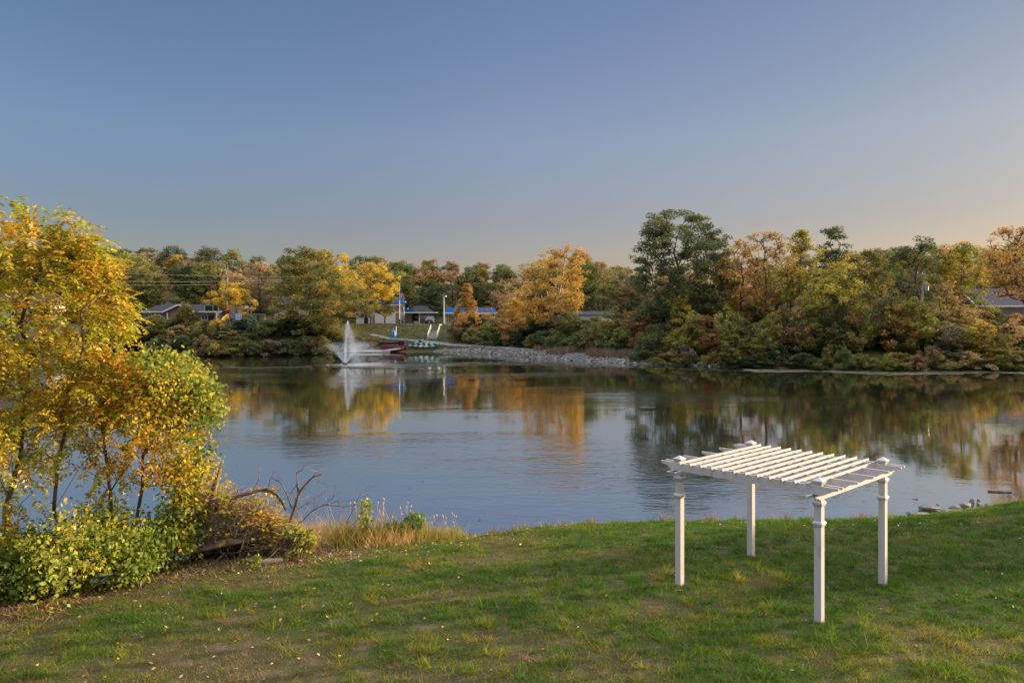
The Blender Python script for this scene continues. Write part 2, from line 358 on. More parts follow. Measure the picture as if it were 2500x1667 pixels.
# water
FX, FY = ax(843, 108.5), 108.5              # the fountain's nozzle
def water_mat():
    m, nt, b = nodes('pond_water'); nt.nodes.remove(b)
    out = [n for n in nt.nodes if n.type == 'OUTPUT_MATERIAL'][0]
    L = nt.links.new; N = nt.nodes.new
    g = N('ShaderNodeNewGeometry')
    def noise(scale, stretch, detail=3, off=(0, 0, 0)):
        mp = N('ShaderNodeMapping'); mp.inputs['Scale'].default_value = stretch; mp.inputs['Location'].default_value = off
        L(g.outputs['Position'], mp.inputs[0]); n = N('ShaderNodeTexNoise'); n.inputs['Scale'].default_value = scale; n.inputs['Detail'].default_value = detail
        L(mp.outputs[0], n.inputs['Vector']); return n
    def mth(op, a, bb, clamp=False):
        n = N('ShaderNodeMath'); n.operation = op; n.use_clamp = clamp
        for i, v in enumerate((a, bb)):
            if v is None: continue
            if isinstance(v, (int, float)): n.inputs[i].default_value = v
            else: L(v, n.inputs[i])
        return n.outputs[0]
    rip = noise(2.2, (0.8, 1.5, 1), 3)
    swell = noise(0.45, (0.7, 1.2, 1), 2, (7, 3, 0))
    mask = noise(0.042, (0.45, 1.0, 1), 2, (1.5, 2.0, 0))          # where a breath of wind ruffles the pond
    mr = N('ShaderNodeMapRange'); mr.inputs[1].default_value = 0.50; mr.inputs[2].default_value = 0.64; mr.inputs[3].default_value = 0.45; mr.inputs[4].default_value = 6.0
    L(mask.outputs['Fac'], mr.inputs[0])
    # ruffled disc where the fountain's drops land, drifting to the right
    sx = N('ShaderNodeSeparateXYZ'); L(g.outputs['Position'], sx.inputs[0])
    dx = mth('DIVIDE', mth('SUBTRACT', sx.outputs[0], FX + 6.0), 12.0); dy = mth('DIVIDE', mth('SUBTRACT', sx.outputs[1], FY - 0.5), 5.0)
    r2 = mth('ADD', mth('MULTIPLY', dx, dx), mth('MULTIPLY', dy, dy))
    fm = N('ShaderNodeMapRange'); fm.inputs[1].default_value = 1.3; fm.inputs[2].default_value = 0.1; fm.inputs[3].default_value = 0; fm.inputs[4].default_value = 10.0; L(r2, fm.inputs[0])
    amp = mth('ADD', mr.outputs[0], fm.outputs[0])
    h = mth('ADD', mth('MULTIPLY', rip.outputs['Fac'], 0.45), swell.outputs['Fac']); h = mth('MULTIPLY', h, amp)
    bp = N('ShaderNodeBump'); bp.inputs['Strength'].default_value = 1.0; bp.inputs['Distance'].default_value = WAVE; L(h, bp.inputs['Height'])
    gl = N('ShaderNodeBsdfGlossy'); gl.inputs['Roughness'].default_value = 0.03; gl.inputs['Color'].default_value = (0.97, 0.97, 0.97, 1); L(bp.outputs[0], gl.inputs['Normal'])
    df = N('ShaderNodeBsdfDiffuse'); df.inputs['Color'].default_value = (0.022, 0.024, 0.013, 1)
    fr = N('ShaderNodeFresnel'); fr.inputs['IOR'].default_value = 2.3; L(bp.outputs[0], fr.inputs['Normal'])
    mx = N('ShaderNodeMixShader'); L(mth('ADD', mth('MULTIPLY', fr.outputs[0], 0.5), 0.52, True), mx.inputs[0]); L(df.outputs[0], mx.inputs[1]); L(gl.outputs[0], mx.inputs[2])
    L(mx.outputs[0], out.inputs['Surface'])
    return m
WAVE = 0.011
M_WATER = water_mat()
mbw = MB(); mbw.add([(-900, -60, 0), (900, -60, 0), (900, 260, 0), (-900, 260, 0)], [(0, 1, 2, 3)])
tag(mbw.build('pond_water', M_WATER), kind='structure')
# ------------------------------------------------------------------ trees: skeleton grown to the crown's tips, then leaves
def grow(trunk, tips, rtip=0.03, rmax=None, power=0.42, sides=5, wob=0.06, rng=None, up=0.35):
    """trunk: polyline from the ground up; every tip joins the nearest lower node. Returns mesh parts of the wood"""
    nodes_ = [np.array(p, float) for p in trunk]; par = [-1] + list(range(len(trunk) - 1)); edges_mid = {}
    tr = np.array(trunk)
    order = np.argsort([np.min(np.linalg.norm(tr - t, axis=1)) for t in tips])
    for k in order:
        t = np.array(tips[k]); P = np.array(nodes_)
        d = np.linalg.norm(P - t, axis=1) + np.maximum(P[:, 2] - t[2] + up * np.linalg.norm(P[:, :2] - t[:2], axis=1), 0) * 2.2
        d[0] += 5
        j = int(np.argmin(d)); a = nodes_[j]; L = np.linalg.norm(t - a)
        n = 1 if L < 0.8 else 2 if L < 2.5 else 3
        prev = j
        for i in range(1, n + 1):
            f = i / n; p = a * (1 - f) + t * f
            if i < n: p = p + rng.normal(0, wob * L, 3); p[2] += 0.10 * L * math.sin(math.pi * f)
            nodes_.append(p); par.append(prev); prev = len(nodes_) - 1
    N = len(nodes_); cnt = np.zeros(N)
    kids = [[] for _ in range(N)]
    for i, p in enumerate(par):
        if p >= 0: kids[p].append(i)
    for i in range(N - 1, -1, -1):
        if not kids[i]: cnt[i] += 1
        if par[i] >= 0 and par[i] < i: cnt[par[i]] += cnt[i]
    rad = rtip * np.maximum(cnt, 1) ** power
    if rmax: rad = np.minimum(rad, rmax)
    mb = MB(); used = np.zeros(N, bool)
    # follow chains: the trunk first, then every branch to its end
    chains = [list(range(len(trunk)))]
    for i in range(len(trunk)): used[i] = True
    for i in range(N):
        if used[i]: continue
        ch = [par[i]]; c = i
        while True:
            ch.append(c); used[c] = True
            nx = [q for q in kids[c] if not used[q]]
            if not nx: break
            c = max(nx, key=lambda q: cnt[q])
        chains.append(ch)
    for ci, ch in enumerate(chains):
        rr = [rad[c] for c in ch]
        if ci: rr[0] = min(rr[0], rr[1] * 1.25)
        rr[-1] *= 0.5
        mb.tube([nodes_[c] for c in ch], rr, sides if ci else sides + 3, caps=False)
    return mb

def leaf_quads(C, size, rng, aspect=1.0, flat=0.35, normals=None):
    """one four-cornered leaf per centre, turned at random, more often facing up"""
    n = len(C); a = rng.normal(size=(n, 3)); a[:, 2] += np.sign(a[:, 2]) * flat * 2
    a /= np.linalg.norm(a, axis=1)[:, None]
    b = rng.normal(size=(n, 3)); b -= a * np.sum(a * b, 1)[:, None]; b /= np.linalg.norm(b, axis=1)[:, None]
    c = np.cross(a, b); s = (size * rng.uniform(0.65, 1.35, n))[:, None] / 2
    V = np.empty((n, 4, 3)); V[:, 0] = C - b * s * aspect; V[:, 1] = C - c * s * 0.62; V[:, 2] = C + b * s * aspect; V[:, 3] = C + c * s * 0.62
    V[:, 1] += a * s * 0.25; V[:, 3] += a * s * 0.25
    return V.reshape(-1, 3), np.arange(n * 4).reshape(-1, 4)

def crown_tips(rng, n, H, h0, Rr, prof, lump=0.3, lean=(0, 0)):
    """branch-tip positions in the crown's volume: uneven outline, more of them towards the outside"""
    k1, k2, p1, p2 = rng.integers(2, 4), rng.integers(3, 6), rng.uniform(0, 6.28), rng.uniform(0, 6.28)
    T = []
    while len(T) < n:
        t = rng.uniform(0, 1); th = rng.uniform(0, 6.283)
        w = prof(t)
        if rng.uniform() > 0.25 + 0.75 * w: continue
        rr = Rr * w * (1 + lump * (0.6 * math.sin(k1 * th + p1 + 3 * t) + 0.4 * math.sin(k2 * th + p2 - 5 * t))) * rng.uniform(0, 1) ** 0.42
        z = h0 + (H - h0) * t
        T.append((rr * math.cos(th) + lean[0] * z, rr * math.sin(th) + lean[1] * z, z))
    return np.array(T)
P_ROUND = lambda t: max(0.0, math.sin(math.pi * (0.14 + 0.80 * t) ** 0.9)) ** 0.6
P_TALL = lambda t: max(0.05, math.sin(math.pi * (0.12 + 0.82 * t) ** 1.0)) ** 0.75
P_FULL = lambda t: max(0.2, math.sin(math.pi * (0.20 + 0.66 * t))) ** 0.5
P_CONE = lambda t: max(0.05, (1 - t) ** 0.8 * min(1, 0.45 + 4 * t))
P_DOME = lambda t: max(0.03, (1 - t * t) ** 0.5)
P_VASE = lambda t: max(0.05, math.sin(math.pi * (0.15 + 0.8 * t) ** 1.6)) ** 0.7

def crown_mesh(name, tips, rng, per, size, cl, flat, m, lowcut=None, drop=0.0):
    n = len(tips); keep = rng.uniform(size=n) >= drop; tp = tips[keep]; n = len(tp)
    w = np.clip(rng.gamma(4, 0.25, n), 0.35, 2.0)
    cnt = np.maximum((per * w).astype(int), 2); idx = np.repeat(np.arange(n), cnt)
    rad = (cl * (0.6 + 0.4 * w))[idx]
    off = rng.normal(size=(len(idx), 3)); off /= np.maximum(np.linalg.norm(off, axis=1), 1e-6)[:, None]
    off *= (rng.uniform(0, 1, len(idx)) ** 0.5)[:, None] * rad[:, None]; off[:, 2] *= flat
    C = tp[idx] + off
    if lowcut is not None: C[:, 2] = np.maximum(C[:, 2], lowcut + rng.uniform(0, .3, len(C)))
    V, Fq = leaf_quads(C, np.full(len(C), size), rng)
    tc = rng.uniform(0, 1, n); zc = tp[:, 2]; zc = (zc - zc.min()) / max(np.ptp(zc), 1e-3)
    t = np.empty((len(idx), 3)); t[:, 0] = np.clip(0.7 * tc[idx] + 0.3 * rng.uniform(size=len(idx)), 0, 1)
    t[:, 1] = np.clip(0.5 * rng.uniform(0, 1, n)[idx] + 0.5 * rng.uniform(size=len(idx)), 0, 1); t[:, 2] = zc[idx]
    return np_mesh(name, V, Fq, m, np.repeat(t, 4, axis=0))

def make_tree(name, label, cat, seed, H, Rr, h0, prof, ntips=90, per=80, size=0.34, cl=0.95, flat=0.6, m=None, bark=None,
              lean=(0, 0), lump=0.3, drop=0.0, trunk=None, rtip=0.035, color=(0.08, 0.1, 0.03), loc=(0, 0, 0), group=None, top=0.8, power=0.42):
    rng = np.random.default_rng(seed)
    root = thing(name, label, cat, loc, 0, group)
    tips = crown_tips(rng, ntips, H, h0, Rr, prof, lump, lean)
    if trunk is None:
        k = 7; trunk = [(lean[0] * H * top * i / k + rng.normal(0, 0.012 * H) * min(i, 1), lean[1] * H * top * i / k + rng.normal(0, 0.012 * H) * min(i, 1), H * top * i / k - (0.4 if i == 0 else 0)) for i in range(k + 1)]
    tips = np.array(tips)
    wood = grow(trunk, tips, rtip, None, power, 5, 0.06, rng)
    wood.build('trunk', bark or M_BARK, root)
    cr = np_obj('crown', crown_mesh('crown', tips, rng, per, size, cl, flat, m or M_FOL, drop=drop), root)
    cr.color = (*color, 1)
    return root
def make_bush(name, label, cat, seed, H, Rr, ntips=45, per=70, size=0.22, cl=0.55, m=None, color=(0.06, 0.09, 0.025), loc=(0, 0, 0), group=None, prof=P_DOME, flat=0.75, drop=0.0, bark=None, lump=0.35):
    rng = np.random.default_rng(seed); root = thing(name, label, cat, loc, 0, group)
    tips = crown_tips(rng, ntips, H * 0.93, H * 0.06, Rr, prof, lump)
    mb = MB()
    for i in range(5):
        a = rng.uniform(0, 6.28); r = Rr * rng.uniform(0.05, 0.25); b0 = np.array([r * math.cos(a), r * math.sin(a), -0.3])
        sel = tips[rng.integers(0, len(tips), 5)]
        g = grow([b0, b0 * 1.4 + np.array([0, 0, H * 0.25 + 0.3]), b0 * 2 + np.array([0, 0, H * 0.5 + 0.3])], sel, 0.02, None, 0.5, 4, 0.08, rng)
        mb.add(g.v, g.f, True)
    mb.build('stems', bark or M_BARK, root)
    cr = np_obj('foliage', crown_mesh('foliage', tips, rng, per, size, cl, flat, m or M_FOL, lowcut=0.05, drop=drop), root); cr.color = (*color, 1)
    return root

def recolor(root, c):
    for ch in root.children:
        if ch.name.startswith(('crown', 'foliage')): ch.color = (*c, 1)

GREEN = (0.110, 0.125, 0.036); DKGREEN = (0.074, 0.090, 0.034); OLIVE = (0.185, 0.160, 0.040); YGREEN = (0.20, 0.19, 0.035); YELLOW = (0.48, 0.30, 0.030)
GOLD = (0.38, 0.26, 0.04); ORANGE = (0.42, 0.165, 0.030); RUST = (0.26, 0.13, 0.042); BROWN = (0.21, 0.145, 0.06); TANB = (0.31, 0.21, 0.085); GREYB = (0.145, 0.115, 0.07)

# ---- prototypes for the wooded hill (first placed ones are the prototypes themselves)
protos = {'broad': [], 'tall': [], 'open': []}
for s in (11, 12, 13):
    protos['broad'].append(make_tree('hillside_tree', '', 'tree', s, 15, 5.6, 2.0, P_ROUND, 130, 60, 0.50, 1.35, 0.62, power=0.45))
for s in (21, 22, 23):
    protos['tall'].append(make_tree('hillside_tree', '', 'tree', s, 17, 4.6, 2.0, P_TALL, 130, 58, 0.48, 1.25, 0.65, power=0.45))
for s in (31, 32):
    protos['open'].append(make_tree('hillside_tree', '', 'tree', s, 16, 4.8, 3, P_VASE, 130, 30, 0.36, 1.0, 0.7, drop=0.2, m=M_MIX, power=0.5))
used_proto = set()

LM = [(-9999, 200, 'behind the tallest sapling'), (200, 345, 'left of the brick house'), (345, 440, "above the brick house's left half"), (440, 545, "above the brick house's right half"),
      (545, 660, 'above the playground'), (660, 780, 'behind the big olive tree'), (780, 870, 'behind the fountain'), (870, 975, 'above the white hall'),
      (975, 1070, 'above the low kiosk'), (1070, 1150, "above the pavilion's left end"), (1150, 1225, "above the pavilion's right end"), (1225, 1295, 'left of the big orange tree'),
      (1295, 1390, "behind the big orange tree's left half"), (1390, 1475, "behind the big orange tree's right half"), (1475, 1560, 'left of the tall dark tree'), (1560, 1680, "behind the tall dark tree's left half"),
      (1680, 1800, "behind the tall dark tree's right half"), (1800, 1900, 'behind the thin orange tree'), (1900, 2010, 'behind the slim yellow tree'), (2010, 2120, 'behind the leaning tree'), (2120, 2220, 'left of the utility pole'),
      (2220, 2330, 'behind the utility pole'), (2330, 2430, 'left of the grey house'), (2430, 9999, 'behind the grey house')]
CN = [('dark green', DKGREEN), ('olive green', OLIVE), ('brown', BROWN), ('mid green', GREEN), ('yellow green', YGREEN), ('tan', TANB), ('rusty orange', RUST), ('golden', GOLD), ('grey brown', GREYB)]
ROWS = [(202, 'at the hill foot', 0.78), (222, 'low on the hill', 0.88), (246, 'mid hill', 0.95), (276, 'on the skyline', 1.0)]
SKY_P = [-400, 0, 150, 250, 300, 350, 400, 450, 500, 560, 610, 660, 730, 800, 860, 950, 1040, 1100, 1150, 1190, 1230, 1270, 1320, 1400, 1440, 1480, 1540, 1700, 1900, 2060, 2150, 2250, 2400, 2700]
SKY_Y = [590, 590, 592, 600, 594, 608, 606, 596, 600, 600, 622, 622, 606, 620, 628, 638, 632, 636, 630, 626, 642, 646, 620, 612, 616, 640, 655, 640, 620, 610, 600, 600, 596, 590]
rh = random.Random(5); seen = set()
for ri, (Y0, rphr, hs) in enumerate(ROWS):
    step = 7.4 + ri * 0.5
    x = -0.72 * Y0
    while x < 0.72 * Y0:
        xx = x + rh.uniform(-2, 2); yy = Y0 + rh.uniform(-8, 8)
        x += step
        px = 1250 + xx / yy * F
        if px < -60 or px > 2560: continue
        pass
        g = bz(xx, yy); skyz = CAMZ + (HOR - np.interp(px, SKY_P, SKY_Y)) / F * yy
        want = skyz - g if ri == 3 else min((skyz - g) * rh.uniform(0.72, 0.93), 19)
        want = max(8.0, want + rh.uniform(-2.2, 1.0))
        kind = rh.choices(['broad', 'tall', 'open'], [5, 4, 1.7])[0]
        pr = rh.choice(protos[kind]); base = {'broad': 15, 'tall': 17, 'open': 16}[kind]
        lm = next(t for a, b, t in LM if a <= px < b)
        pool = CN[:]; wts = [5, 8, 4, 6, 3.5, 3, .8, 1.6, 1.5]
        if kind == 'open': wts = [0, 1, 5, 0, 1, 4, 2, 1, 4]
        for _ in range(60):
            cn, cc = rh.choices(pool, wts)[0]
            if (cn, kind, rphr, lm) not in seen: break
        seen.add((cn, kind, rphr, lm))
        shape = {'broad': 'broad', 'tall': 'tall narrow', 'open': 'thinly leaved'}[kind]
        lab = f'{shape} {cn} tree {rphr}, {lm}'
        s = want / base; sw = s * rh.uniform(0.95, 1.3)
        args = ((xx, yy, g - 0.2), rh.uniform(0, 6.28), (sw, sw, s))
        if pr.name in used_proto: o = dup(pr, *args, label=lab, group='trees on the wooded hill')
        else:
            used_proto.add(pr.name); o = pr; o.location, o.rotation_euler, o.scale = args[0], (0, 0, args[1]), args[2]; tag(o, lab, 'tree', 'trees on the wooded hill')
        j = rh.uniform(1.05, 1.45); recolor(o, tuple(min(1, v * j * rh.uniform(0.92, 1.08)) for v in cc))

# ---- waterside and park trees, each its own
def wtree(name, label, px, Y, top, seed, half, h0=0.18, prof=P_ROUND, color=GREEN, base=None, **k):
    x = ax(px, Y); g = bz(x, Y); H = CAMZ + (HOR - top) / F * Y - g; Rr = half / F * Y
    return make_tree(name, label, 'tree', seed, H, Rr, H * h0, prof, color=color, loc=(x, Y, g - 0.1), **k)
M_SYC = ramp_mat('sycamore_leaves', [(0, (0.24, 0.15, 0.045)), (0.35, (0.42, 0.23, 0.055)), (0.6, (0.50, 0.31, 0.05)), (0.8, (0.28, 0.22, 0.045)), (1, (0.50, 0.24, 0.10))])
M_OLIVEMIX = ramp_mat('olive_gold_leaves', [(0, (0.075, 0.088, 0.026)), (0.5, (0.145, 0.135, 0.036)), (0.8, (0.26, 0.20, 0.045)), (1, (0.34, 0.23, 0.045))])
M_GOLD = ramp_mat('golden_leaves', [(0, (0.20, 0.18, 0.035)), (0.4, (0.43, 0.31, 0.045)), (0.75, (0.58, 0.40, 0.045)), (1, (0.48, 0.27, 0.04))])
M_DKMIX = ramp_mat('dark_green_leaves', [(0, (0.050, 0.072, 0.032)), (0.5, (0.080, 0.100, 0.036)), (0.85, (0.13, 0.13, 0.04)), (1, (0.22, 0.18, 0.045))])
M_ORMIX = ramp_mat('orange_brown_leaves', [(0, (0.14, 0.095, 0.04)), (0.4, (0.29, 0.18, 0.055)), (0.7, (0.44, 0.245, 0.06)), (1, (0.36, 0.27, 0.05))])
M_YGMIX = ramp_mat('yellow_green_leaves', [(0, (0.10, 0.12, 0.028)), (0.45, (0.22, 0.21, 0.035)), (0.8, (0.38, 0.29, 0.04)), (1, (0.45, 0.25, 0.04))])

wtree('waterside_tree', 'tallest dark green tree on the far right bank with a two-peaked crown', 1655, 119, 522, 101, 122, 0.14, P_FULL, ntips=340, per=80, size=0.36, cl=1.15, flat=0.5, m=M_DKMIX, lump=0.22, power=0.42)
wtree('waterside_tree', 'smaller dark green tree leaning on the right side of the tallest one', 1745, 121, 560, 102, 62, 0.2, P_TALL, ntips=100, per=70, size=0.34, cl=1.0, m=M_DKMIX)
wtree('waterside_tree', 'thin orange and brown tree with bare dark stems on the right bank', 1878, 113, 566, 103, 72, 0.22, P_VASE, ntips=170, per=34, size=0.32, cl=0.8, m=M_ORMIX, drop=0.2, rtip=0.04, lean=(-0.04, 0))
wtree('waterside_tree', 'rusty thin tree between the tall dark tree and the orange one', 1810, 116, 585, 104, 48, 0.25, P_VASE, ntips=110, per=30, size=0.3, cl=0.75, m=M_ORMIX, drop=0.2)
wtree('waterside_tree', 'slim yellow green tree with a ragged crown beside the orange tree', 1955, 114, 563, 105, 48, 0.2, P_TALL, ntips=120, per=60, size=0.32, cl=0.85, m=M_YGMIX)
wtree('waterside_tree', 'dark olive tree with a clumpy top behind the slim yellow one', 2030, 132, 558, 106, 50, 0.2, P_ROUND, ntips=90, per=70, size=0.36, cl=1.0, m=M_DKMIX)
wtree('waterside_tree', 'rounded pale olive tree behind the leaning tree', 2110, 128, 612, 107, 62, 0.1, P_ROUND, ntips=100, per=75, size=0.36, cl=1.0, m=M_OLIVEMIX)
# leaning tree
Yl = 104; xl = ax(2018, Yl); gl = bz(xl, Yl); m1 = 1 / F * Yl
make_tree('leaning_tree', 'leaning tree with a bent dark trunk and low branches over the right bank', 'tree', 108, 11.5, 4.6, 3.2, P_ROUND, 130, 60, 0.32, 0.9, 0.5, m=M_YGMIX, loc=(xl, Yl, gl - 0.2), lean=(0.17, 0),
          trunk=[(0, 0, -.3), (0.6, 0, 1.6), (1.0, .1, 3.0), (2.0, .2, 4.6), (2.9, .2, 6.2), (4.0, .1, 8), (4.6, 0, 10)], rtip=0.045)
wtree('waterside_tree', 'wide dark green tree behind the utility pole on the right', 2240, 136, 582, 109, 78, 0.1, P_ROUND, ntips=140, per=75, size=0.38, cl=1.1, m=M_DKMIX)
wtree('waterside_tree', 'sunlit yellow green tree right of the utility pole', 2345, 116, 590, 110, 72, 0.15, P_ROUND, ntips=140, per=75, size=0.34, cl=0.95, m=M_YGMIX)
wtree('waterside_tree', 'brownish half bare tree right beside the utility pole', 2310, 108, 690, 111, 55, 0.12, P_ROUND, ntips=110, per=40, size=0.28, cl=0.7, m=M_MIX, color=TANB, drop=0.15)
Yo = 94 + 10; xo = ax(2490, Yo); go = bz(xo, Yo)
make_tree('orange_tree', 'large orange tree with a crooked trunk at the right edge', 'tree', 112, 16.2, 5.0, 7.0, P_ROUND, 150, 55, 0.32, 0.95, 0.55, m=M_ORMIX, loc=(xo, Yo, go - 0.2), drop=0.1, rtip=0.05,
          trunk=[(1.2, 0, -.3), (1.0, 0, 2.5), (1.2, 0, 5.5), (0.2, 0, 7.6), (-0.5, 0, 9), (-.6, 0, 11.5), (-.5, 0, 14)])
wtree('young_tree', 'young pale yellow green tree of pyramid shape below the tall dark tree', 1665, 112, 716, 113, 46, 0.05, P_CONE, ntips=110, per=70, size=0.26, cl=0.6, m=M_YGMIX)
wtree('maple_tree', 'small orange maple on the right bank below the utility pole', 2195, 101, 742, 114, 46, 0.1, P_ROUND, ntips=80, per=70, size=0.26, cl=0.65, m=M_ORMIX)
# centre
Ys = 139; xs_ = ax(1325, Ys); gs = bz(xs_, Ys); q = Ys / F
make_tree('orange_tree', 'big orange tree with a slanting trunk behind the stone embankment', 'tree', 115, 17.2, 6.2, 3.0, P_ROUND, 210, 62, 0.36, 1.05, 0.55, m=M_SYC, bark=M_BARKP, loc=(xs_, Ys, gs - 0.2), lean=(0.26, 0), rtip=0.05, lump=0.4,
          trunk=[(0, 0, -.3), (1.0, 0, 2.2), (1.9, 0, 4.2), (2.3, 0, 6.5), (3.0, .2, 9), (3.6, .2, 12), (4.0, 0, 15)])
wtree('waterside_tree', 'sparse tan tree with thin upright stems left of the big orange tree', 1240, 148, 676, 116, 46, 0.15, P_TALL, ntips=130, per=38, size=0.3, cl=0.8, m=M_MIX, color=TANB, bark=M_BARKP, drop=0.15, rtip=0.045)
wtree('waterside_tree', 'gold brown tree standing on the embankment path left of the big orange tree', 1252, 144, 730, 1161, 40, 0.1, P_ROUND, ntips=80, per=60, size=0.3, cl=0.8, m=M_SYC)
wtree('cypress_tree', 'rusty orange cypress in front of the blue pavilion', 1140, 160, 692, 117, 40, 0.12, P_CONE, ntips=130, per=70, size=0.3, cl=0.75, m=M_ORMIX)
wtree('waterside_tree', 'low rusty tree spreading below the cypress', 1160, 158, 760, 118, 55, 0.15, P_ROUND, ntips=80, per=60, size=0.3, cl=0.75, m=M_ORMIX)
wtree('park_tree', 'golden yellow tree in front of the white hall', 905, 172, 640, 119, 68, 0.34, P_ROUND, ntips=150, per=62, size=0.36, cl=1.0, m=M_GOLD, lump=0.4)
wtree('park_tree', 'deep yellow tree top just right of the big olive tree', 828, 182, 618, 120, 45, 0.2, P_ROUND, ntips=100, per=70, size=0.38, cl=1.0, m=M_GOLD)
wtree('park_tree', 'olive tree hanging low over the hall lawn behind the fountain', 868, 163, 700, 121, 62, 0.30, P_ROUND, ntips=110, per=65, size=0.32, cl=0.9, m=M_OLIVEMIX)
wtree('park_tree', 'olive gold tree with low drooping branches in front of the hall doors', 940, 176, 712, 1211, 40, 0.28, P_ROUND, ntips=70, per=65, size=0.32, cl=0.85, m=M_OLIVEMIX)
wtree('waterside_tree', 'big olive green tree at the water left of the fountain', 757, 141, 604, 122, 92, 0.06, P_ROUND, ntips=260, per=85, size=0.38, cl=1.1, flat=0.5, m=M_OLIVEMIX, lump=0.3)
wtree('park_tree', 'bright yellow small tree behind the playground', 560, 180, 690, 123, 54, 0.12, P_ROUND, ntips=110, per=75, size=0.36, cl=0.95, m=M_GOLD)
wtree('waterside_tree', 'green vine covered tree at the water in front of the brick house', 452, 139, 748, 124, 48, 0.04, P_CONE, ntips=110, per=85, size=0.3, cl=0.9, flat=1.1, m=M_OLIVEMIX)
# dead snag sticking out of the yellow tree
xk, Yk = ax(553, 176), 176; gk = bz(xk, Yk)
root = thing('dead_tree', 'bare dead tree sticking up out of the bright yellow tree', 'tree', (xk, Yk, gk))
rng = np.random.default_rng(7); tp = crown_tips(rng, 22, 14.5, 9, 2.0, P_VASE)
grow([(0, 0, -.3), (0.1, 0, 4), (-.1, 0, 8), (0.2, 0, 11), (0.2, 0, 14)], tp, 0.05, None, 0.45, 5, 0.06, rng).build('trunk', M_BARKP, root)

# ---- shrubs along the far shore
bprotos = [make_bush('shore_shrub', '', 'shrub', 200 + i, 3.6, 2.6, 70, 80, 0.25, 0.62, lump=0.6, m=M_FOL if i % 2 else M_MIX) for i in range(5)]
yprotos = [make_tree('bank_sapling', '', 'tree', 231 + i, 7.0, 2.2, 0.8, (P_TALL, P_VASE, P_ROUND)[i], 70, (50, 32, 55)[i], 0.26, 0.6, 0.6, m=M_MIX, rtip=0.02, lump=.45) for i in range(3)]
bused = set(); rb = random.Random(9); bseen = set()
BL = [(-999, 300, 'behind the saplings'), (300, 360, "by the brick house's left end"), (360, 420, 'left of the vine covered tree'), (420, 490, 'below the vine covered tree'), (490, 545, 'right of the vine covered tree'), (545, 600, 'below the playground tower'), (600, 660, "below the playground's swing beam"),
      (660, 720, "at the big olive tree's left foot"), (720, 790, "at the big olive tree's right foot"), (790, 900, 'behind the fountain'), (900, 1100, 'by the stairs'), (1100, 1160, 'below the rusty cypress'), (1160, 1230, "below the blue pavilion's right end"), (1230, 1300, 'left of the slanting orange trunk'), (1300, 1390, "under the big orange tree's left half"), (1390, 1470, "under the big orange tree's right half"), (1470, 1560, 'left of the tall dark tree'),
      (1560, 1630, "at the tall dark tree's left foot"), (1630, 1720, "under the tall dark tree"), (1720, 1800, "at the tall dark tree's right foot"), (1800, 1870, 'left of the thin orange tree'), (1870, 1940, 'below the thin orange tree'), (1940, 2010, 'below the slim yellow tree'), (2010, 2080, "at the leaning tree's foot"), (2080, 2150, 'right of the leaning tree'), (2150, 2220, 'below the orange maple'), (2220, 2300, 'below the leaning utility pole'), (2300, 2380, 'right of the leaning utility pole'), (2380, 2450, 'below the grey house'), (2450, 9999, 'at the right edge of the photo')]
BC = [('dark green', DKGREEN), ('mid green', GREEN), ('olive', OLIVE), ('brown', BROWN), ('yellow green', YGREEN), ('rusty', RUST), ('grey brown', GREYB), ('tan', TANB), ('blackish green', (0.022, 0.036, 0.018)), ('golden', GOLD)]
def shrub(px, d, H, wide, wts, young=False):
    x = 0
    for _ in range(6): Y = float(fshore(x)) + d; x = ax(px, Y)
    lm = next(t for a, b, t in BL if a <= px < b); ph = 'at the water line' if d < 4 else 'on the bank' if d < 12 else 'atop the bank'
    sz = ('slim' if H < 7 else 'tall') if young else 'low' if H < 2.2 else 'tall' if H > 4.2 else 'rounded'
    for _ in range(80):
        cn, cc = rb.choices(BC, wts)[0]; key = (cn, sz, ph, lm)
        if key not in bseen: break
    bseen.add(key); noun = 'young tree' if young else 'shrub'; lab = f'{sz} {cn} {noun} {ph} {lm}'
    pr = rb.choice(yprotos if young else bprotos); s = H / (7.0 if young else 3.6); wide = wide * 2.6 / 2.2 if young else wide; args = ((x, Y, bz(x, Y) - 0.15), rb.uniform(0, 6.28), (wide / 2.6, wide / 2.6, s))
    if pr.name in bused: o = dup(pr, *args, label=lab, group='young trees on the far bank' if young else 'shrubs along the far shore')
    else: bused.add(pr.name); o = pr; o.location, o.rotation_euler, o.scale = args[0], (0, 0, args[1]), args[2]; tag(o, lab, 'tree' if young else 'shrub', 'young trees on the far bank' if young else 'shrubs along the far shore')
    j = rb.uniform(1.05, 1.5); recolor(o, tuple(v * j for v in cc))
WL = [6, 7, 4, 1.5, 1, .2, 2, .5, 3, .2]; WR = [4, 6, 8, 2, 4, .5, 2, 1, 1.5, 1]; WC = [6, 6, 4, 1.5, 1.5, .5, 1, .5, 2, .6]
px = 250
while px < 835:                                   # left shore: a continuous thicket
    shrub(px + rb.uniform(-8, 8), rb.uniform(0.2, 1.4), rb.uniform(2.0, 3.6), rb.uniform(2.0, 3.0), WL)
    shrub(px + rb.uniform(-8, 8), rb.uniform(5, 8), rb.uniform(2.2, 3.4) if 500 < px < 680 else rb.uniform(2.6, 4.0), rb.uniform(2.2, 3.0), WL); px += 27
px = 1125
while px < 1600:                                  # behind the embankment path
    shrub(px + rb.uniform(-8, 8), rb.uniform(8.5, 10.5), rb.uniform(2.0, 3.6), rb.uniform(1.9, 2.8), WC)
    shrub(px + rb.uniform(-8, 8), rb.uniform(14, 20), rb.uniform(2.8, 4.6), rb.uniform(2.2, 3.2), WC); px += 30
px = 1570
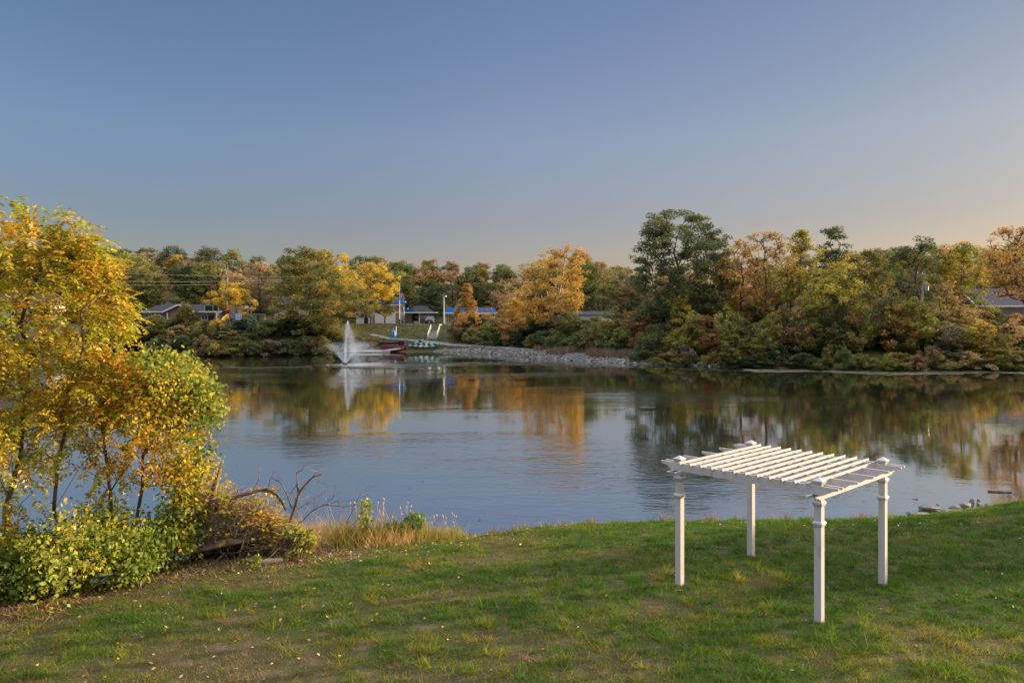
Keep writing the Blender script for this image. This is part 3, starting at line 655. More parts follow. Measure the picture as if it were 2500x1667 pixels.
while px < 2540:                                  # right bank
    shrub(px + rb.uniform(-9, 9), rb.uniform(0.2, 1.8), rb.uniform(0.8, 3.0), rb.uniform(1.2, 2.6), WR) if rb.random() < .88 else None
    shrub(px + rb.uniform(-9, 9), rb.uniform(6, 9.5), rb.uniform(2.4, 4.6), rb.uniform(1.9, 2.7), WR)
    shrub(px + rb.uniform(-9, 9), rb.uniform(13, 19), rb.uniform(3.0, 5.4) if px < 2300 else rb.uniform(2.8, 4.2), rb.uniform(2.1, 3.0), WR); px += 33
for p in range(1700, 2500, 32): shrub(p + rb.uniform(-12, 12), rb.uniform(.8, 8), rb.uniform(4.0, 8.8) if p < 2280 else rb.uniform(4.2, 5.4), rb.uniform(1.6, 2.6), [2, 3, 5, 1, 7, .6, 1, 2, 0, 3], True)
for p in range(1290, 1560, 52): shrub(p + rb.uniform(-12, 12), rb.uniform(8, 16), rb.uniform(4.0, 7), rb.uniform(1.6, 2.4), [1, 2, 5, 1.5, 5, 1, 1, 2, 0, 2], True)
for p in range(300, 680, 64): shrub(p + rb.uniform(-12, 12), rb.uniform(2, 5), rb.uniform(4.0, 5.2), rb.uniform(1.6, 2.4), [3, 4, 5, 1, 3, 0, 1, 1, 1, 0], True)
shrub(1592, 5, 4.6, 2.3, [0, 1, 0, 0, 0, 0, 0, 0, 0, 0])
shrub(1660, 4.0, 4.0, 2.4, [0, 0, 0, 0, 1, 0, 0, 0, 0, 0])
for p in (835, 868, 900): shrub(p, 4.5 + (p - 835) / 30, 2.6 - (p - 835) / 60, 2.2, [1, 2, 3, 1, 1, 0, 0, 0, 0, 0])

# trees on the near shore just outside the frame on the right: their long shadows cross the lawn
for i, (x, y, H, Rr, lab) in enumerate(((25.5, 25.2, 4.6, 2.6, 'green bush on the near shore just right of the frame'), (31, 27.6, 6.0, 3.0, 'small tree on the near shore well right of the frame'), (28.5, 23.4, 4.4, 2.2, 'dense bush on the lawn edge right of the frame'))):
    make_bush('lawn_shrub', lab, 'shrub', 260 + i, H, Rr, 60, 80, 0.2, 0.6, color=GREEN, loc=(x, y, lz(x, y) - .1))
# ------------------------------------------------------------------ far bank: path, car park, embankment
def ribbon(name, pts, w, m, lift=0.05, n=60):
    P = np.array(pts, float); t = np.linspace(0, 1, len(P)); tt = np.linspace(0, 1, n)
    cx, cy = np.interp(tt, t, P[:, 0]), np.interp(tt, t, P[:, 1]); dx, dy = np.gradient(cx), np.gradient(cy); L = np.hypot(dx, dy)
    nx, ny = -dy / L, dx / L; k = np.linspace(-.5, .5, 5)
    X = cx[:, None] + nx[:, None] * k * w; Y = cy[:, None] + ny[:, None] * k * w
    Z = np.maximum(bank_z(X, Y), bank_z(cx, cy)[:, None] - 0.15) + lift
    return tag(sheet(name, X, Y, Z, m), kind='structure')
def onpath(px, py, d):
    x = 0
    for _ in range(8): Y = float(fshore(x)) + d; x = ax(px, Y)
    return (x, Y)
pp = [onpath(p, 0, d) for p, d in [(905, 17), (935, 14.5), (980, 11), (1040, 8.5), (1100, 6.5), (1160, 5.2), (1230, 4.6), (1300, 4.4), (1380, 4.4), (1460, 4.4), (1530, 4.6)]]
ribbon('shore_path', pp, 1.7, mat('path_tarmac', (.19, .19, .20), (.13, .13, .14), 1.2, .85, .2), 0.06)
Xp, Yp = np.meshgrid(np.linspace(-44, -9, 40), np.linspace(173.2, 181, 10))
tag(sheet('car_park', Xp, Yp, bank_z(Xp, Yp) + 0.06, M_ASPH), kind='structure')

# rocks of the embankment
M_ROCK = mat('limestone', (0.33, 0.31, 0.285), (0.085, 0.08, 0.076), 1.6, 0.9, 0.4, 6, coords='Generated')
for n_ in M_ROCK.node_tree.nodes:
    if n_.type == 'MAPPING':
        oi_ = M_ROCK.node_tree.nodes.new('ShaderNodeObjectInfo'); sc_ = M_ROCK.node_tree.nodes.new('ShaderNodeVectorMath'); sc_.operation = 'SCALE'; sc_.inputs[0].default_value = (40, 40, 40)
        M_ROCK.node_tree.links.new(oi_.outputs['Random'], sc_.inputs['Scale']); M_ROCK.node_tree.links.new(sc_.outputs[0], n_.inputs['Location'])
M_ROCKD = mat('dark_stone', (0.17, 0.155, 0.145), (0.09, 0.08, 0.075), 1.6, 0.9, 0.4, 6)
def rock_mesh(seed, sq=(1, 0.8, 0.6)):
    r = random.Random(seed); bm = bmesh.new()
    for _ in range(15):
        v = Vector((r.gauss(0, 1), r.gauss(0, 1), r.gauss(0, 1))).normalized() * r.uniform(0.8, 1.0)
        bm.verts.new((v.x * sq[0] / 2, v.y * sq[1] / 2, v.z * sq[2] / 2))
    res = bmesh.ops.convex_hull(bm, input=list(bm.verts))
    bmesh.ops.delete(bm, geom=[v for v in bm.verts if not v.link_faces], context='VERTS')
    bmesh.ops.recalc_face_normals(bm, faces=bm.faces)
    me = bpy.data.meshes.new('embankment_rock'); bm.to_mesh(me); bm.free(); me.materials.append(M_ROCK); return me
M_BED = ground_mat('rubble_bed', [(0.35, (0.05, 0.048, 0.045)), (0.5, (0.11, 0.105, 0.10)), (0.62, (0.16, 0.15, 0.14))], 2.2, bscale=5)
xb_ = np.linspace(ax(1062, 150), ax(1700, 106), 160); Xb, Db = np.meshgrid(xb_, np.linspace(-.5, 2.7, 9)); Db = Db * np.clip(np.interp(Xb, [xb_[0], -3, 15, 20, xb_[-1]], [.6, 1, 1, .5, .35]), 0, 1); Yb_ = fshore(Xb) + Db
tag(sheet('embankment', Xb, Yb_, bank_z(Xb, Yb_) + .03, M_BED), kind='structure')
rmeshes = [rock_mesh(300 + i) for i in range(7)]
rr = random.Random(17); spots = []
for i in range(760):
    px = rr.uniform(1085, 1660) if i % 5 else rr.uniform(1500, 1760)
    d = rr.uniform(-0.35, 2.5) if px < 1590 else rr.uniform(-0.2, 1.0)
    if 1310 < px < 1560 and d > 1.4 and rr.random() < 0.6: continue
    x, y = onpath(px, 0, d); spots.append((x, y, rr.uniform(0.28, 0.78) * (1.25 if rr.random() < 0.12 else 1)))
spots.sort(key=lambda s: -s[2] / s[1])
for x, y, s in spots[:290]:
    o = bpy.data.objects.new('embankment_rock', rr.choice(rmeshes)); COL.objects.link(o)
    o.location = (x, y, bz(x, y) + 0.08 * s); o.rotation_euler = (rr.uniform(-.5, .5), rr.uniform(-.5, .5), rr.uniform(0, 6.28)); o.scale = (s * 1.15, s, s)
    tag(o, 'broken pale limestone block heaped on the sloping embankment below the shore path', 'rock', 'limestone blocks of the far embankment')
mb = MB()
for x, y, s in spots[290:]:
    me = rr.choice(rmeshes); M = Matrix.Translation((x, y, bz(x, y) + 0.05)) @ Matrix.Rotation(rr.uniform(0, 6.28), 4, 'Z') @ Matrix.Rotation(rr.uniform(-.6, .6), 4, 'X') @ Matrix.Scale(s, 4)
    mb.add([M @ v.co for v in me.vertices], [tuple(p.vertices) for p in me.polygons])
tag(mb.build('embankment_rubble', M_ROCK), 'small broken limestone rubble filling the embankment below the shore path', 'rubble', kind='stuff')

# dry brush on the embankment crest
def blades(name, P, h, w, m, rng, lean=0.35, tint=None, label=None, cat=None):
    n = len(P); th = rng.uniform(0, 6.283, n); ln = rng.normal(0, lean, (n, 2)) * h[:, None]
    dx, dy = np.cos(th) * w / 2, np.sin(th) * w / 2
    V = np.empty((n, 3, 3)); V[:, 0] = P; V[:, 0, 0] -= dx; V[:, 0, 1] -= dy; V[:, 1] = P; V[:, 1, 0] += dx; V[:, 1, 1] += dy
    V[:, 2] = P; V[:, 2, :2] += ln; V[:, 2, 2] += h
    V[:, :2, 2] -= 0.01
    me = np_mesh(name, V.reshape(-1, 3), np.arange(n * 3).reshape(-1, 3), m, np.repeat(tint, 3, axis=0))
    o = np_obj(name, me); return tag(o, label, cat, kind='stuff')
M_DRY = ramp_mat('dry_brush', [(0, (0.10, 0.075, 0.06)), (0.5, (0.17, 0.125, 0.09)), (1, (0.24, 0.17, 0.10))], 0.2)
rng = np.random.default_rng(3); n = 7000
pxs = rng.uniform(1300, 1620, n); dd = rng.uniform(1.6, 5.2, n); xs_ = np.zeros(n)
for _ in range(8): Ys_ = fshore(xs_) + dd; xs_ = (pxs - 1250) / F * Ys_
P = np.stack([xs_, Ys_, bank_z(xs_, Ys_)], 1); dens = fbm(xs_ * 0.4, Ys_ * 0.4, 21) + np.clip((pxs - 1430) / 200, -0.1, 0.2); P = P[dens > 0.46]
blades('dry_brush', P, rng.uniform(0.4, 1.3, len(P)), rng.uniform(0.05, 0.12, len(P)), M_DRY, rng, 0.35, rng.uniform(0, 1, (len(P), 3)), 'grey brown dry brush covering the crest of the stone embankment', 'brush')
# rough grass of the park bank
M_BGR = ramp_mat('bank_grass', [(0, (0.05, 0.065, 0.02)), (0.5, (0.085, 0.095, 0.028)), (1, (0.16, 0.13, 0.05))], 0.25)
n = 26000; xs_ = rng.uniform(-62, 2, n); dd = rng.uniform(3, 42, n); Ys_ = fshore(xs_) + dd
ok = ~((Ys_ > 172.6) & (xs_ > -45)); xs_, Ys_ = xs_[ok], Ys_[ok]
# keep off the path
pa = np.array(pp); dmin = np.min(np.hypot(xs_[:, None] - np.interp(np.linspace(0, 1, 60), np.linspace(0, 1, len(pa)), pa[:, 0]), Ys_[:, None] - np.interp(np.linspace(0, 1, 60), np.linspace(0, 1, len(pa)), pa[:, 1])), axis=1)
ok = dmin > 1.3; xs_, Ys_ = xs_[ok], Ys_[ok]
P = np.stack([xs_, Ys_, bank_z(xs_, Ys_)], 1)
blades('bank_grass', P, rng.uniform(0.15, 0.4, len(P)), rng.uniform(0.08, 0.2, len(P)), M_BGR, rng, 0.4, np.stack([fbm(xs_ * 0.3, Ys_ * 0.3, 4), rng.uniform(size=len(xs_)), xs_ * 0], 1), 'mown rough grass on the far park bank', 'grass')

# ------------------------------------------------------------------ buildings
def hip(mb, x0, x1, y0, y1, z0, z1, rx, over=0.4):
    x0 -= over; x1 += over; y0 -= over; y1 += over; ym = (y0 + y1) / 2
    v = [(x0, y0, z0), (x1, y0, z0), (x1, y1, z0), (x0, y1, z0), (x0 + rx, ym, z1), (x1 - rx, ym, z1)]
    mb.add(v, [(0, 1, 5, 4), (1, 2, 5), (2, 3, 4, 5), (3, 0, 4), (3, 2, 1, 0)])
def window(parent, c, w, h, frame=0.09, lift=0.0, mullion=False):
    """front-facing window at c (centre, on the wall's face), wall faces -y"""
    f = MB(); x, y, z = c
    f.box((x, y - 0.04, z + h / 2), (w + 2 * frame, 0.1, frame)); f.box((x, y - 0.05, z - h / 2), (w + 2 * frame, 0.12, frame))
    f.box((x - w / 2 - frame / 2, y - 0.04, z), (frame, 0.1, h - frame)); f.box((x + w / 2 + frame / 2, y - 0.04, z), (frame, 0.1, h - frame))
    if mullion: f.box((x, y - 0.045, z), (0.05, 0.07, h - frame))
    fo = f.build('window', M_WHITE, parent)
    MB().box((x, y - 0.012, z), (w, 0.02, h)).build('pane', M_GLASS, fo)
    return fo

# brick ranch house
Yh = 172.0; hx0, hx1 = ax(345, Yh), ax(533, Yh); gz = 5.0
h = thing('brick_house', 'low brick ranch house with dark roof and white trim on the far left bank', 'house', ((hx0 + hx1) / 2, Yh + 4, gz)); ox, oy = h.location.x, h.location.y
w = hx1 - hx0; ez, rz_ = 7.75 - gz, 9.5 - gz
MB().box((0, 0, ez / 2 - 0.2), (w - 0.8, 8, ez + 0.4)).build('wall', M_BRICK, h)
mb = MB(); hip(mb, -w / 2 + .4, w / 2 - .4, -4, 4, ez + 0.14, rz_, 3.2, 0.7); mb.build('roof', M_SHING, h)
gx0, gx1 = ax(412, Yh) - ox, ax(480, Yh) - ox; gm = (gx0 + gx1) / 2; gpz = 9.35 - gz
mb = MB(); mb.prism([(gx0 + .2, -5.6, 0), (gx1 - .2, -5.6, 0), (gx1 - .2, -5.6, ez), (gm, -5.6, gpz - .25), (gx0 + .2, -5.6, ez)], (0, 0, 0), (0, 1.7, 0)); mb.build('gable_wall', M_BRICK, h)
mb = MB()
for s, xe in ((-1, gx0), (1, gx1)):
    mb.prism([(xe + s * .5, -6.2, ez - .1), (gm, -6.2, gpz), (gm, -6.2, gpz + .16), (xe + s * .5, -6.2, ez + .08)], (0, 0, 0), (0, 5.5, 0))
mb.build('gable_roof', M_SHING, h)
mb = MB(); mb.box((-w / 4 - 1.5, -4.76, ez + .02), (w / 2 - 3.6 + .9, 0.1, .24)); mb.box((w / 2 - 2.2, -4.76, ez + .02), (w / 2 - (gx1) - .3 + 2.0, 0.1, .24))
mb.bar((gx0 - .5, -6.28, ez - .06), (gm, -6.28, gpz), .1, .3); mb.bar((gx1 + .5, -6.28, ez - .06), (gm, -6.28, gpz), .1, .3)
mb.build('white_trim', M_WHITE, h)
for p in (418, 474, 531): MB().box((ax(p, Yh) - ox, -5.9 if p < 500 else -4.6, (ez - .15) / 2), (.22, .22, ez - .15)).build('porch_post', M_WHITE, h)
window(h, (ax(392, Yh) - ox, -4.0, 1.75), 0.85, 0.95); window(h, (ax(500, Yh) - ox, -4.0, 1.6), 1.3, 1.2, mullion=True); window(h, (ax(362, Yh) - ox, -4.0, 1.6), 1.3, 1.2, mullion=True)
MB().box((ax(515, Yh) - ox, -4.03, 1.0), (1.0, .06, 2.05)).build('door', M_DARK, h)
MB().box((w / 4, 0.8, rz_ - .1), (.6, .6, 1.2)).build('chimney', M_BRICK, h)

# house behind the saplings
Yb = 168.0; bx0, bx1 = ax(-60, Yb), ax(118, Yb)
h = thing('brown_house', 'brown roofed house half hidden behind the yellow saplings', 'house', ((bx0 + bx1) / 2, Yb + 4, 5.0)); w = bx1 - bx0
MB().box((0, 0, 2.0), (w - .8, 8, 4.4)).build('wall', M_TAN, h)
M_BRSH = mat('brown_shingles', (0.13, 0.075, 0.05), (0.08, 0.05, 0.035), 6, 0.9, .3)
mb = MB(); hip(mb, -w / 2 + .4, w / 2 - .4, -4, 4, 4.25, 8.2, 2.5, .7); mb.build('roof', M_BRSH, h)
for x in (-4, 0, 4): window(h, (x, -4.0, 2.4), 1.1, 1.3)
MB().box((w / 2 - 1.6, -4.03, 1.2), (1.0, .06, 2.1)).build('door', M_WHITE, h)

# basketball hoops
for i, p in enumerate((505, 518)):
    Y = 160.0 + i * 2.5; x = ax(p + 4, Y)
    t = thing('basketball_hoop', ('left' if i == 0 else 'right') + ' one of the two basketball hoops in front of the brick house', 'basketball hoop', (x, Y, bz(x, Y)), R(28), 'basketball hoops')
    MB().tube([(0, 0, -.3), (0, 0, 3.0), (0, -.7, 3.3)], .08, 8).build('pole', M_DARK, t)
    MB().box((0, -.8, 3.55), (1.5, .05, 1.05)).build('backboard', M_DARK, t)
    mb = MB(); mb.box((-.78, -.8, 3.55), (.06, .07, 1.1)); mb.box((.78, -.8, 3.55), (.06, .07, 1.1)); mb.build('backboard_edge', M_WHITE, t)
    mb = MB(); mb.tube([(0.23 * math.cos(a), -1.1 + 0.23 * math.sin(a), 3.1) for a in np.linspace(0, 6.283, 13)], .02, 5, caps=False); mb.build('rim', M_RED, t)
    mb = MB(); mb.loft([[(r * math.cos(a), -1.1 + r * math.sin(a), z) for a in np.linspace(0, 5.76, 12)] for r, z in ((.22, 3.08), (.15, 2.85), (.13, 2.65))], caps=False); mb.build('net', M_WHITE, t)

# playground
Yg = 160.0; x0 = ax(592, Yg); g0 = bz(x0, Yg)
def gx(p): return ax(p, Yg) - x0
def gz_(py): return CAMZ - (py - HOR) / F * Yg - g0
t = thing('playground_tower', 'wooden play tower with red tube, yellow slide and blue panel on the far left bank', 'playground', (x0, Yg, g0))
top = gz_(752)
mb = MB()
for p in (561, 577, 605): mb.box((gx(p), 0, top / 2 - .2), (.16, .16, top + .4)); mb.box((gx(p), 2.0, top / 2 - .2), (.16, .16, top + .4))
mb.box((gx(583), 0, top), (gx(606) - gx(560), .14, .14)); mb.build('frame', M_WOODG, t)
MB().box((gx(571.5), -.05, top - 1.1), (gx(583) - gx(562), .06, 2.0)).build('plank_wall', M_WOODG, t)
M_LATT = striped('blue_lattice', (0.62, 0.68, 0.78), (0.10, 0.22, 0.42), 3.2, 'X', 0.5, .55)
MB().box((gx(583), -.12, gz_(773)), (1.35, .06, 1.35)).build('blue_panel', M_LATT, t)
MB().box((gx(580), 1, gz_(778)), (gx(604) - gx(562), 2, .1)).build('deck', M_WOODG, t)
mb = MB(); mb.tube([(gx(561), 1, gz_(758)), (gx(557), .8, gz_(758)), (gx(551), .4, gz_(759))], .50, 12); mb.build('red_tube', M_RED, t)
mb = MB(); mb.tube([(gx(560), .6, gz_(770)), (gx(553), .3, gz_(772)), (gx(548), -.2, gz_(778)), (gx(547), -.8, gz_(785))], .42, 12); mb.build('yellow_slide', M_YEL, t)
mb = MB(); mb.prism([(gx(606), -.3, gz_(770)), (gx(612), -.3, gz_(770)), (gx(632), -.3, gz_(789)), (gx(626), -.3, gz_(790))], (0, 0, 0), (0, .55, 0)); mb.build('green_slide', M_GRNP, t)
MB().box((gx(602), -.1, gz_(749.5)), (.8, .06, .45)).build('white_board', M_WHITE, t)
t = thing('swing_frame', 'plain wooden swing beam beside the play tower', 'swing frame', (ax(626, Yg), Yg + .6, g0))
a, b = gx(608) - gx(626), gx(645) - gx(626); zt = gz_(767)
mb = MB(); mb.box(((a + b) / 2, 0, zt), (b - a, .14, .18)); mb.build('beam', M_WOODG, t)
for xx in (a, b): mb = MB(); mb.bar((xx, -.7, -.2), (xx, 0, zt - .09), .12, .12); mb.bar((xx, .7, -.2), (xx, 0, zt - .09), .12, .12); mb.build('leg', M_WOODG, t)

# tan building behind the olive tree
Yt = 186.0; tx0, tx1 = ax(668, Yt), ax(742, Yt)
h = thing('tan_building', 'tan sided building almost hidden behind the big olive tree', 'building', ((tx0 + tx1) / 2, Yt + 4, 5.0)); w = tx1 - tx0
MB().box((0, 0, 1.9), (w, 8, 4.2)).build('wall', M_TAN, h)
mb = MB(); hip(mb, -w / 2, w / 2, -4, 4, 4.02, 6.6, 1.5, .5); mb.build('roof', M_SHING, h)
for x in (-2, 2): window(h, (x, -4, 1.8), 1.2, 1.2)

# white hall
Yw = 188.0; wx0, wx1 = ax(868, Yw), ax(978, Yw)
h = thing('white_hall', 'two storey hall with white lower wall and blue roof behind the golden tree', 'hall', ((wx0 + wx1) / 2, Yw + 5, 5.0)); w = wx1 - wx0; ox = h.location.x
MB().box((0, 0, 1.35), (w, 10, 3.1)).build('wall', M_WSIDE, h)
MB().box((0, 0, 3.75), (w - .01, 9.98, 1.7)).build('upper_wall', M_TAN, h)
mb = MB(); mb.prism([(-w / 2 - .5, -5.6, 4.55), (-w / 2 - .5, 0, 6.5), (-w / 2 - .5, 5.6, 4.55)], (0, 0, 0), (w + 1, 0, 0)); mb.build('roof', M_BLUE, h)
MB().box((0, -5.64, 4.5), (w + 1, .1, .22)).build('fascia', M_WHITE, h)
for p in (885, 903): window(h, (ax(p, Yw) - ox, -5.0, 1.9), .9, 1.0)
for p in (894, 910): MB().box((ax(p, Yw) - ox, -5.04, 1.05), (.95, .08, 2.1)).build('door', M_DARK if p < 900 else M_BRICK, h)
for p in (925, 948): MB().box((ax(p, Yw) - ox, -5.05, 1.25), (1.9, .08, 2.3)).build('garage_door', M_WHITE, h)
MB().box((ax(972, Yw) - ox, -5.05, 1.3), (1.2, .08, 2.6)).build('brick_pier', M_BRICK, h)

# low kiosk building
Yk = 187.0; kx0, kx1 = ax(986, Yk), ax(1054, Yk)
h = thing('kiosk_building', 'low brick kiosk with dark hipped roof and wide flat white eave behind the car', 'building', ((kx0 + kx1) / 2, Yk + 4, 5.0)); w = kx1 - kx0; ox = h.location.x
kz = lambda py: CAMZ - (py - HOR) / F * Yk - 5.0
def kx(p): return ax(p, Yk) - ox
MB().box((kx(994), 1, 1.3), (kx(1003) - kx(985), 5, 2.9)).build('wall', M_BRICK, h)
MB().box((kx(1012), 2.4, 1.3), (kx(1020) - kx(1003), 2, 2.9)).build('recess', M_DARK, h)
MB().box((kx(1037), 1, 1.3), (kx(1053) - kx(1020), 5, 2.9)).build('wall', M_BRICK, h)
MB().box((kx(1022), -2.4, kz(764) / 2), (.26, .26, kz(764))).build('porch_post', M_WHITE, h)
MB().box((kx(1037), -1.56, kz(774)), (kx(1053) - kx(1023), .06, .9)).build('notice_panel', mat('panel_pale', (.62, .66, .74), (.4, .5, .62), 1.2, .5), h)
MB().box((kx(1010), 1.32, 1.6), (.8, .06, .8)).build('menu_board', M_WHITE, h)
MB().box((kx(1024), 0, kz(763)), (kx(1063) - kx(984), 6.4, .26)).build('eave', M_WHITE, h)
mb = MB(); hip(mb, kx(990), kx(1052), -2.4, 4, kz(761.4), kz(745), 2.0, .2); mb.build('roof', M_SHING, h)
mb = MB()
mb.prism([(kx(981), -3.1, kz(761.2)), (kx(981), -2.75, kz(753)), (kx(981), -2.7, kz(753)), (kx(981), -2.7, kz(761.2))], (0, 0, 0), (kx(1008) - kx(981), 0, 0)); mb.build('blue_sign_panel', M_BLUE, h)
MB().box((kx(995), -3.02, kz(753.5)), (.32, .2, .32)).build('floodlight', M_WHITE, h)
for p in (1019, 1029, 1039): MB().box((kx(p), -1.7, kz(755 if p < 1035 else 757)), (.18, .3, .22)).build('roof_vent', M_STEEL, h)
mb = MB(); mb.tube([(kx(1019), 1, kz(747)), (kx(1019), 1, kz(741))], .05, 6); mb.build('roof_pipe', M_STEEL, h)
MB().box((kx(1015), -2.6, .3), (1.3, .5, .6)).build('planter', M_CONC, h)

# pavilion
Yp = 181.0; vx0, vx1 = ax(1084, Yp), ax(1212, Yp); h = thing('picnic_pavilion', 'open picnic pavilion with bright blue metal roof on white posts', 'pavilion', ((vx0 + vx1) / 2, Yp + 3.5, 5.0)); w = vx1 - vx0
vz = lambda py: CAMZ - (py - HOR) / F * Yp - 5.0
mb = MB(); hip(mb, -w / 2 + .3, w / 2 - .3, -3.5, 3.5, vz(763.5), vz(750), .9, .5); mb.build('roof', M_BLUE, h)
MB().box((0, -4.02, vz(764.5)), (w + .4, .12, .26)).build('fascia', M_WHITE, h)
for i in range(6):
    for y in (-3.4, 3.4): MB().box((-w / 2 + .4 + i * (w - .8) / 5, y, vz(765) / 2 - .1), (.2, .2, vz(765) + .2)).build('post', M_WHITE, h)
MB().box((0, 0, 0.02), (w + .4, 7.6, .24)).build('floor_slab', M_CONC, h)
for i in range(4):
    x = vx0 + 2.0 + i * 3.0
    t = thing('picnic_table', ['leftmost picnic table under the blue pavilion', 'second picnic table from the left under the blue pavilion', 'third picnic table from the left under the blue pavilion', 'rightmost picnic table under the blue pavilion'][i], 'picnic table', (x, Yp + 1.2, 5.15), 0, 'picnic tables in the pavilion')
    MB().box((0, 0, .74), (1.8, .75, .05)).build('table_top', M_WOODG, t)
    for s in (-1, 1): MB().box((0, s * .7, .44), (1.8, .26, .05)).build('seat', M_WOODG, t); mb = MB(); mb.bar((s * .6, -.75, 0), (s * .6, .2, .72), .08, .08); mb.bar((s * .6, .75, 0), (s * .6, -.2, .72), .08, .08); mb.build('leg', M_STEEL, t)
# pale building glimpsed behind the orange tree
Yq = 176.0
h = thing('pale_shed', 'pale blue grey shed glimpsed through the big orange tree', 'shed', (ax(1430, Yq), Yq + 3, bz(ax(1430, Yq), Yq + 3))); w = ax(1492, Yq) - ax(1368, Yq)
MB().box((0, 0, 1.1), (w, 5, 2.2)).build('wall', mat('pale_siding', (.50, .56, .66), (.4, .46, .56), 2, .6), h)
mb = MB(); mb.prism([(-w / 2 - .3, -2.9, 2.15), (-w / 2 - .3, 0, 3.0), (-w / 2 - .3, 2.9, 2.15)], (0, 0, 0), (w + .6, 0, 0)); mb.build('roof', M_SHING, h)
for x in (-3, 2.5): MB().box((x, -2.53, .9), (1.6, .06, 1.9)).build('door', M_WHITE, h)
# grey house at the right edge
Yr = 128.0; h = thing('grey_house', 'grey sided house with dark roof behind the orange tree at the right edge', 'house', (ax(2500, Yr), Yr + 4, bz(ax(2500, Yr), Yr + 4))); gz = h.location.z
rz2 = lambda py: CAMZ - (py - HOR) / F * Yr - gz
w = 17.0
MB().box((0, 0, rz2(748) / 2 - .3), (w - 1, 8, rz2(748) + .6)).build('wall', mat('grey_siding', (.34, .31, .32), (.24, .22, .23), 2, .7), h)
mb = MB(); mb.prism([(-w / 2, -5, rz2(747)), (-w / 2, 0, rz2(703)), (-w / 2, 5, rz2(747))], (0, 0, 0), (w, 0, 0)); mb.build('roof', mat('grey_shingles', (.10, .09, .105), (.07, .06, .075), 6, .9, .3), h)
mb = MB(); mb.bar((-w / 2 - .06, -5.1, rz2(748)), (-w / 2 - .06, 0, rz2(703)), .1, .26); mb.bar((-w / 2 - .06, 5.1, rz2(748)), (-w / 2 - .06, 0, rz2(703)), .1, .26); mb.box((0, -5.06, rz2(747.6)), (w, .1, .22)); mb.build('white_trim', M_WHITE, h)
for x in (-5, -1.5, 2): window(h, (x, -4, 1.7), 1.1, 1.2)
MB().box((-3, -1.5, rz2(722)), (.5, .5, 1.6)).build('roof_vent', M_DARK, h)

# ------------------------------------------------------------------ poles, flag, wires
Yf = 172.6; x = ax(975.5, Yf); g = bz(x, Yf)
t = thing('flagpole', 'tall pale flagpole on the far bank in front of the white hall', 'flagpole', (x, Yf, g))
zt = CAMZ - (698 - HOR) / F * Yf - g
MB().tube([(0, 0, -.3), (0, 0, zt)], [.10, .055], 10).build('pole', M_WHITE, t)
mb = MB(); mb.tube([(0, 0, zt), (0, 0, zt + .12)], [.12, .09], 10); mb.build('finial', M_YEL, t)
mb = MB(); mb.tube([(0, 0, -.2), (0, 0, 1.2)], .16, 10); mb.build('base_sleeve', M_DARK, t)
# the flag hangs limp, folded against the pole; stripes and canton
def flagmat():
    m, nt, b = nodes('flag_cloth'); b.inputs['Roughness'].default_value = .8
    tc = nt.nodes.new('ShaderNodeTexCoord'); sp = nt.nodes.new('ShaderNodeSeparateXYZ'); nt.links.new(tc.outputs['Object'], sp.inputs[0])
    def mth(op, a, v):
        n = nt.nodes.new('ShaderNodeMath'); n.operation = op; nt.links.new(a, n.inputs[0]); n.inputs[1].default_value = v; return n.outputs[0]
    fr = mth('GREATER_THAN', mth('FRACT', mth('MULTIPLY', sp.outputs['X'], 11.0), 0), .5)
    mx = nt.nodes.new('ShaderNodeMix'); mx.data_type = 'RGBA'; mx.inputs[6].default_value = (.55, .03, .04, 1); mx.inputs[7].default_value = (.75, .72, .70, 1); nt.links.new(fr, mx.inputs[0])
    m2 = nt.nodes.new('ShaderNodeMix'); m2.data_type = 'RGBA'; nt.links.new(mx.outputs[2], m2.inputs[6]); m2.inputs[7].default_value = (.03, .05, .22, 1)
    nt.links.new(mth('GREATER_THAN', sp.outputs['Z'], 1.35), m2.inputs[0]); nt.links.new(m2.outputs[2], b.inputs['Base Color']); return m
mb = MB(); rings = []
for i in range(9):
    f = i / 8; z = 2.2 * (1 - f); wd = .12 + .55 * math.sin(math.pi * min(1, f * 1.1 + .08)) ** .8
    rings.append([(u * wd + .07, .11 * math.sin(u * 9 + f * 3), z - .25 * u) for u in np.linspace(0, 1, 9)] + [(u * wd + .07, .11 * math.sin(u * 9 + f * 3) + .03, z - .25 * u) for u in np.linspace(1, 0, 9)])
mb.loft(rings); fl = mb.build('flag', flagmat()); fl.location = (x, Yf, g + zt - 3.0); tag(fl, 'limp red and white striped flag hanging from the tall flagpole', 'flag')

def lamp(px, Y, top, label, ly):
    x = ax(px, Y); g = bz(x, Y); zt = CAMZ - (top - HOR) / F * Y - g; zl = CAMZ - (ly - HOR) / F * Y - g
    t = thing('lamp_post', label, 'lamp post', (x, Y, g), 0, 'lamp posts in the park')
    MB().tube([(0, 0, -.3), (0, 0, zt)], [.13, .09], 8).build('pole', M_STEEL, t)
    mb = MB(); mb.tube([(0, 0, zl), (.25, 0, zl + .12), (.42, 0, zl + .1)], .04, 6); mb.build('arm', M_STEEL, t)
    mb = MB(); mb.tube([(.42, 0, zl + .12), (.42, 0, zl - .02), (.42, 0, zl - .18)], [.1, .24, .2], 10); mb.build('lamp_head', M_WHITE, t)
lamp(985.5, 180.5, 717, 'wooden light pole with a low white lamp between the flagpole and the kiosk', 737)
lamp(1083.5, 174.5, 722, "steel lamp post with a white lamp at the blue pavilion's left end", 723)

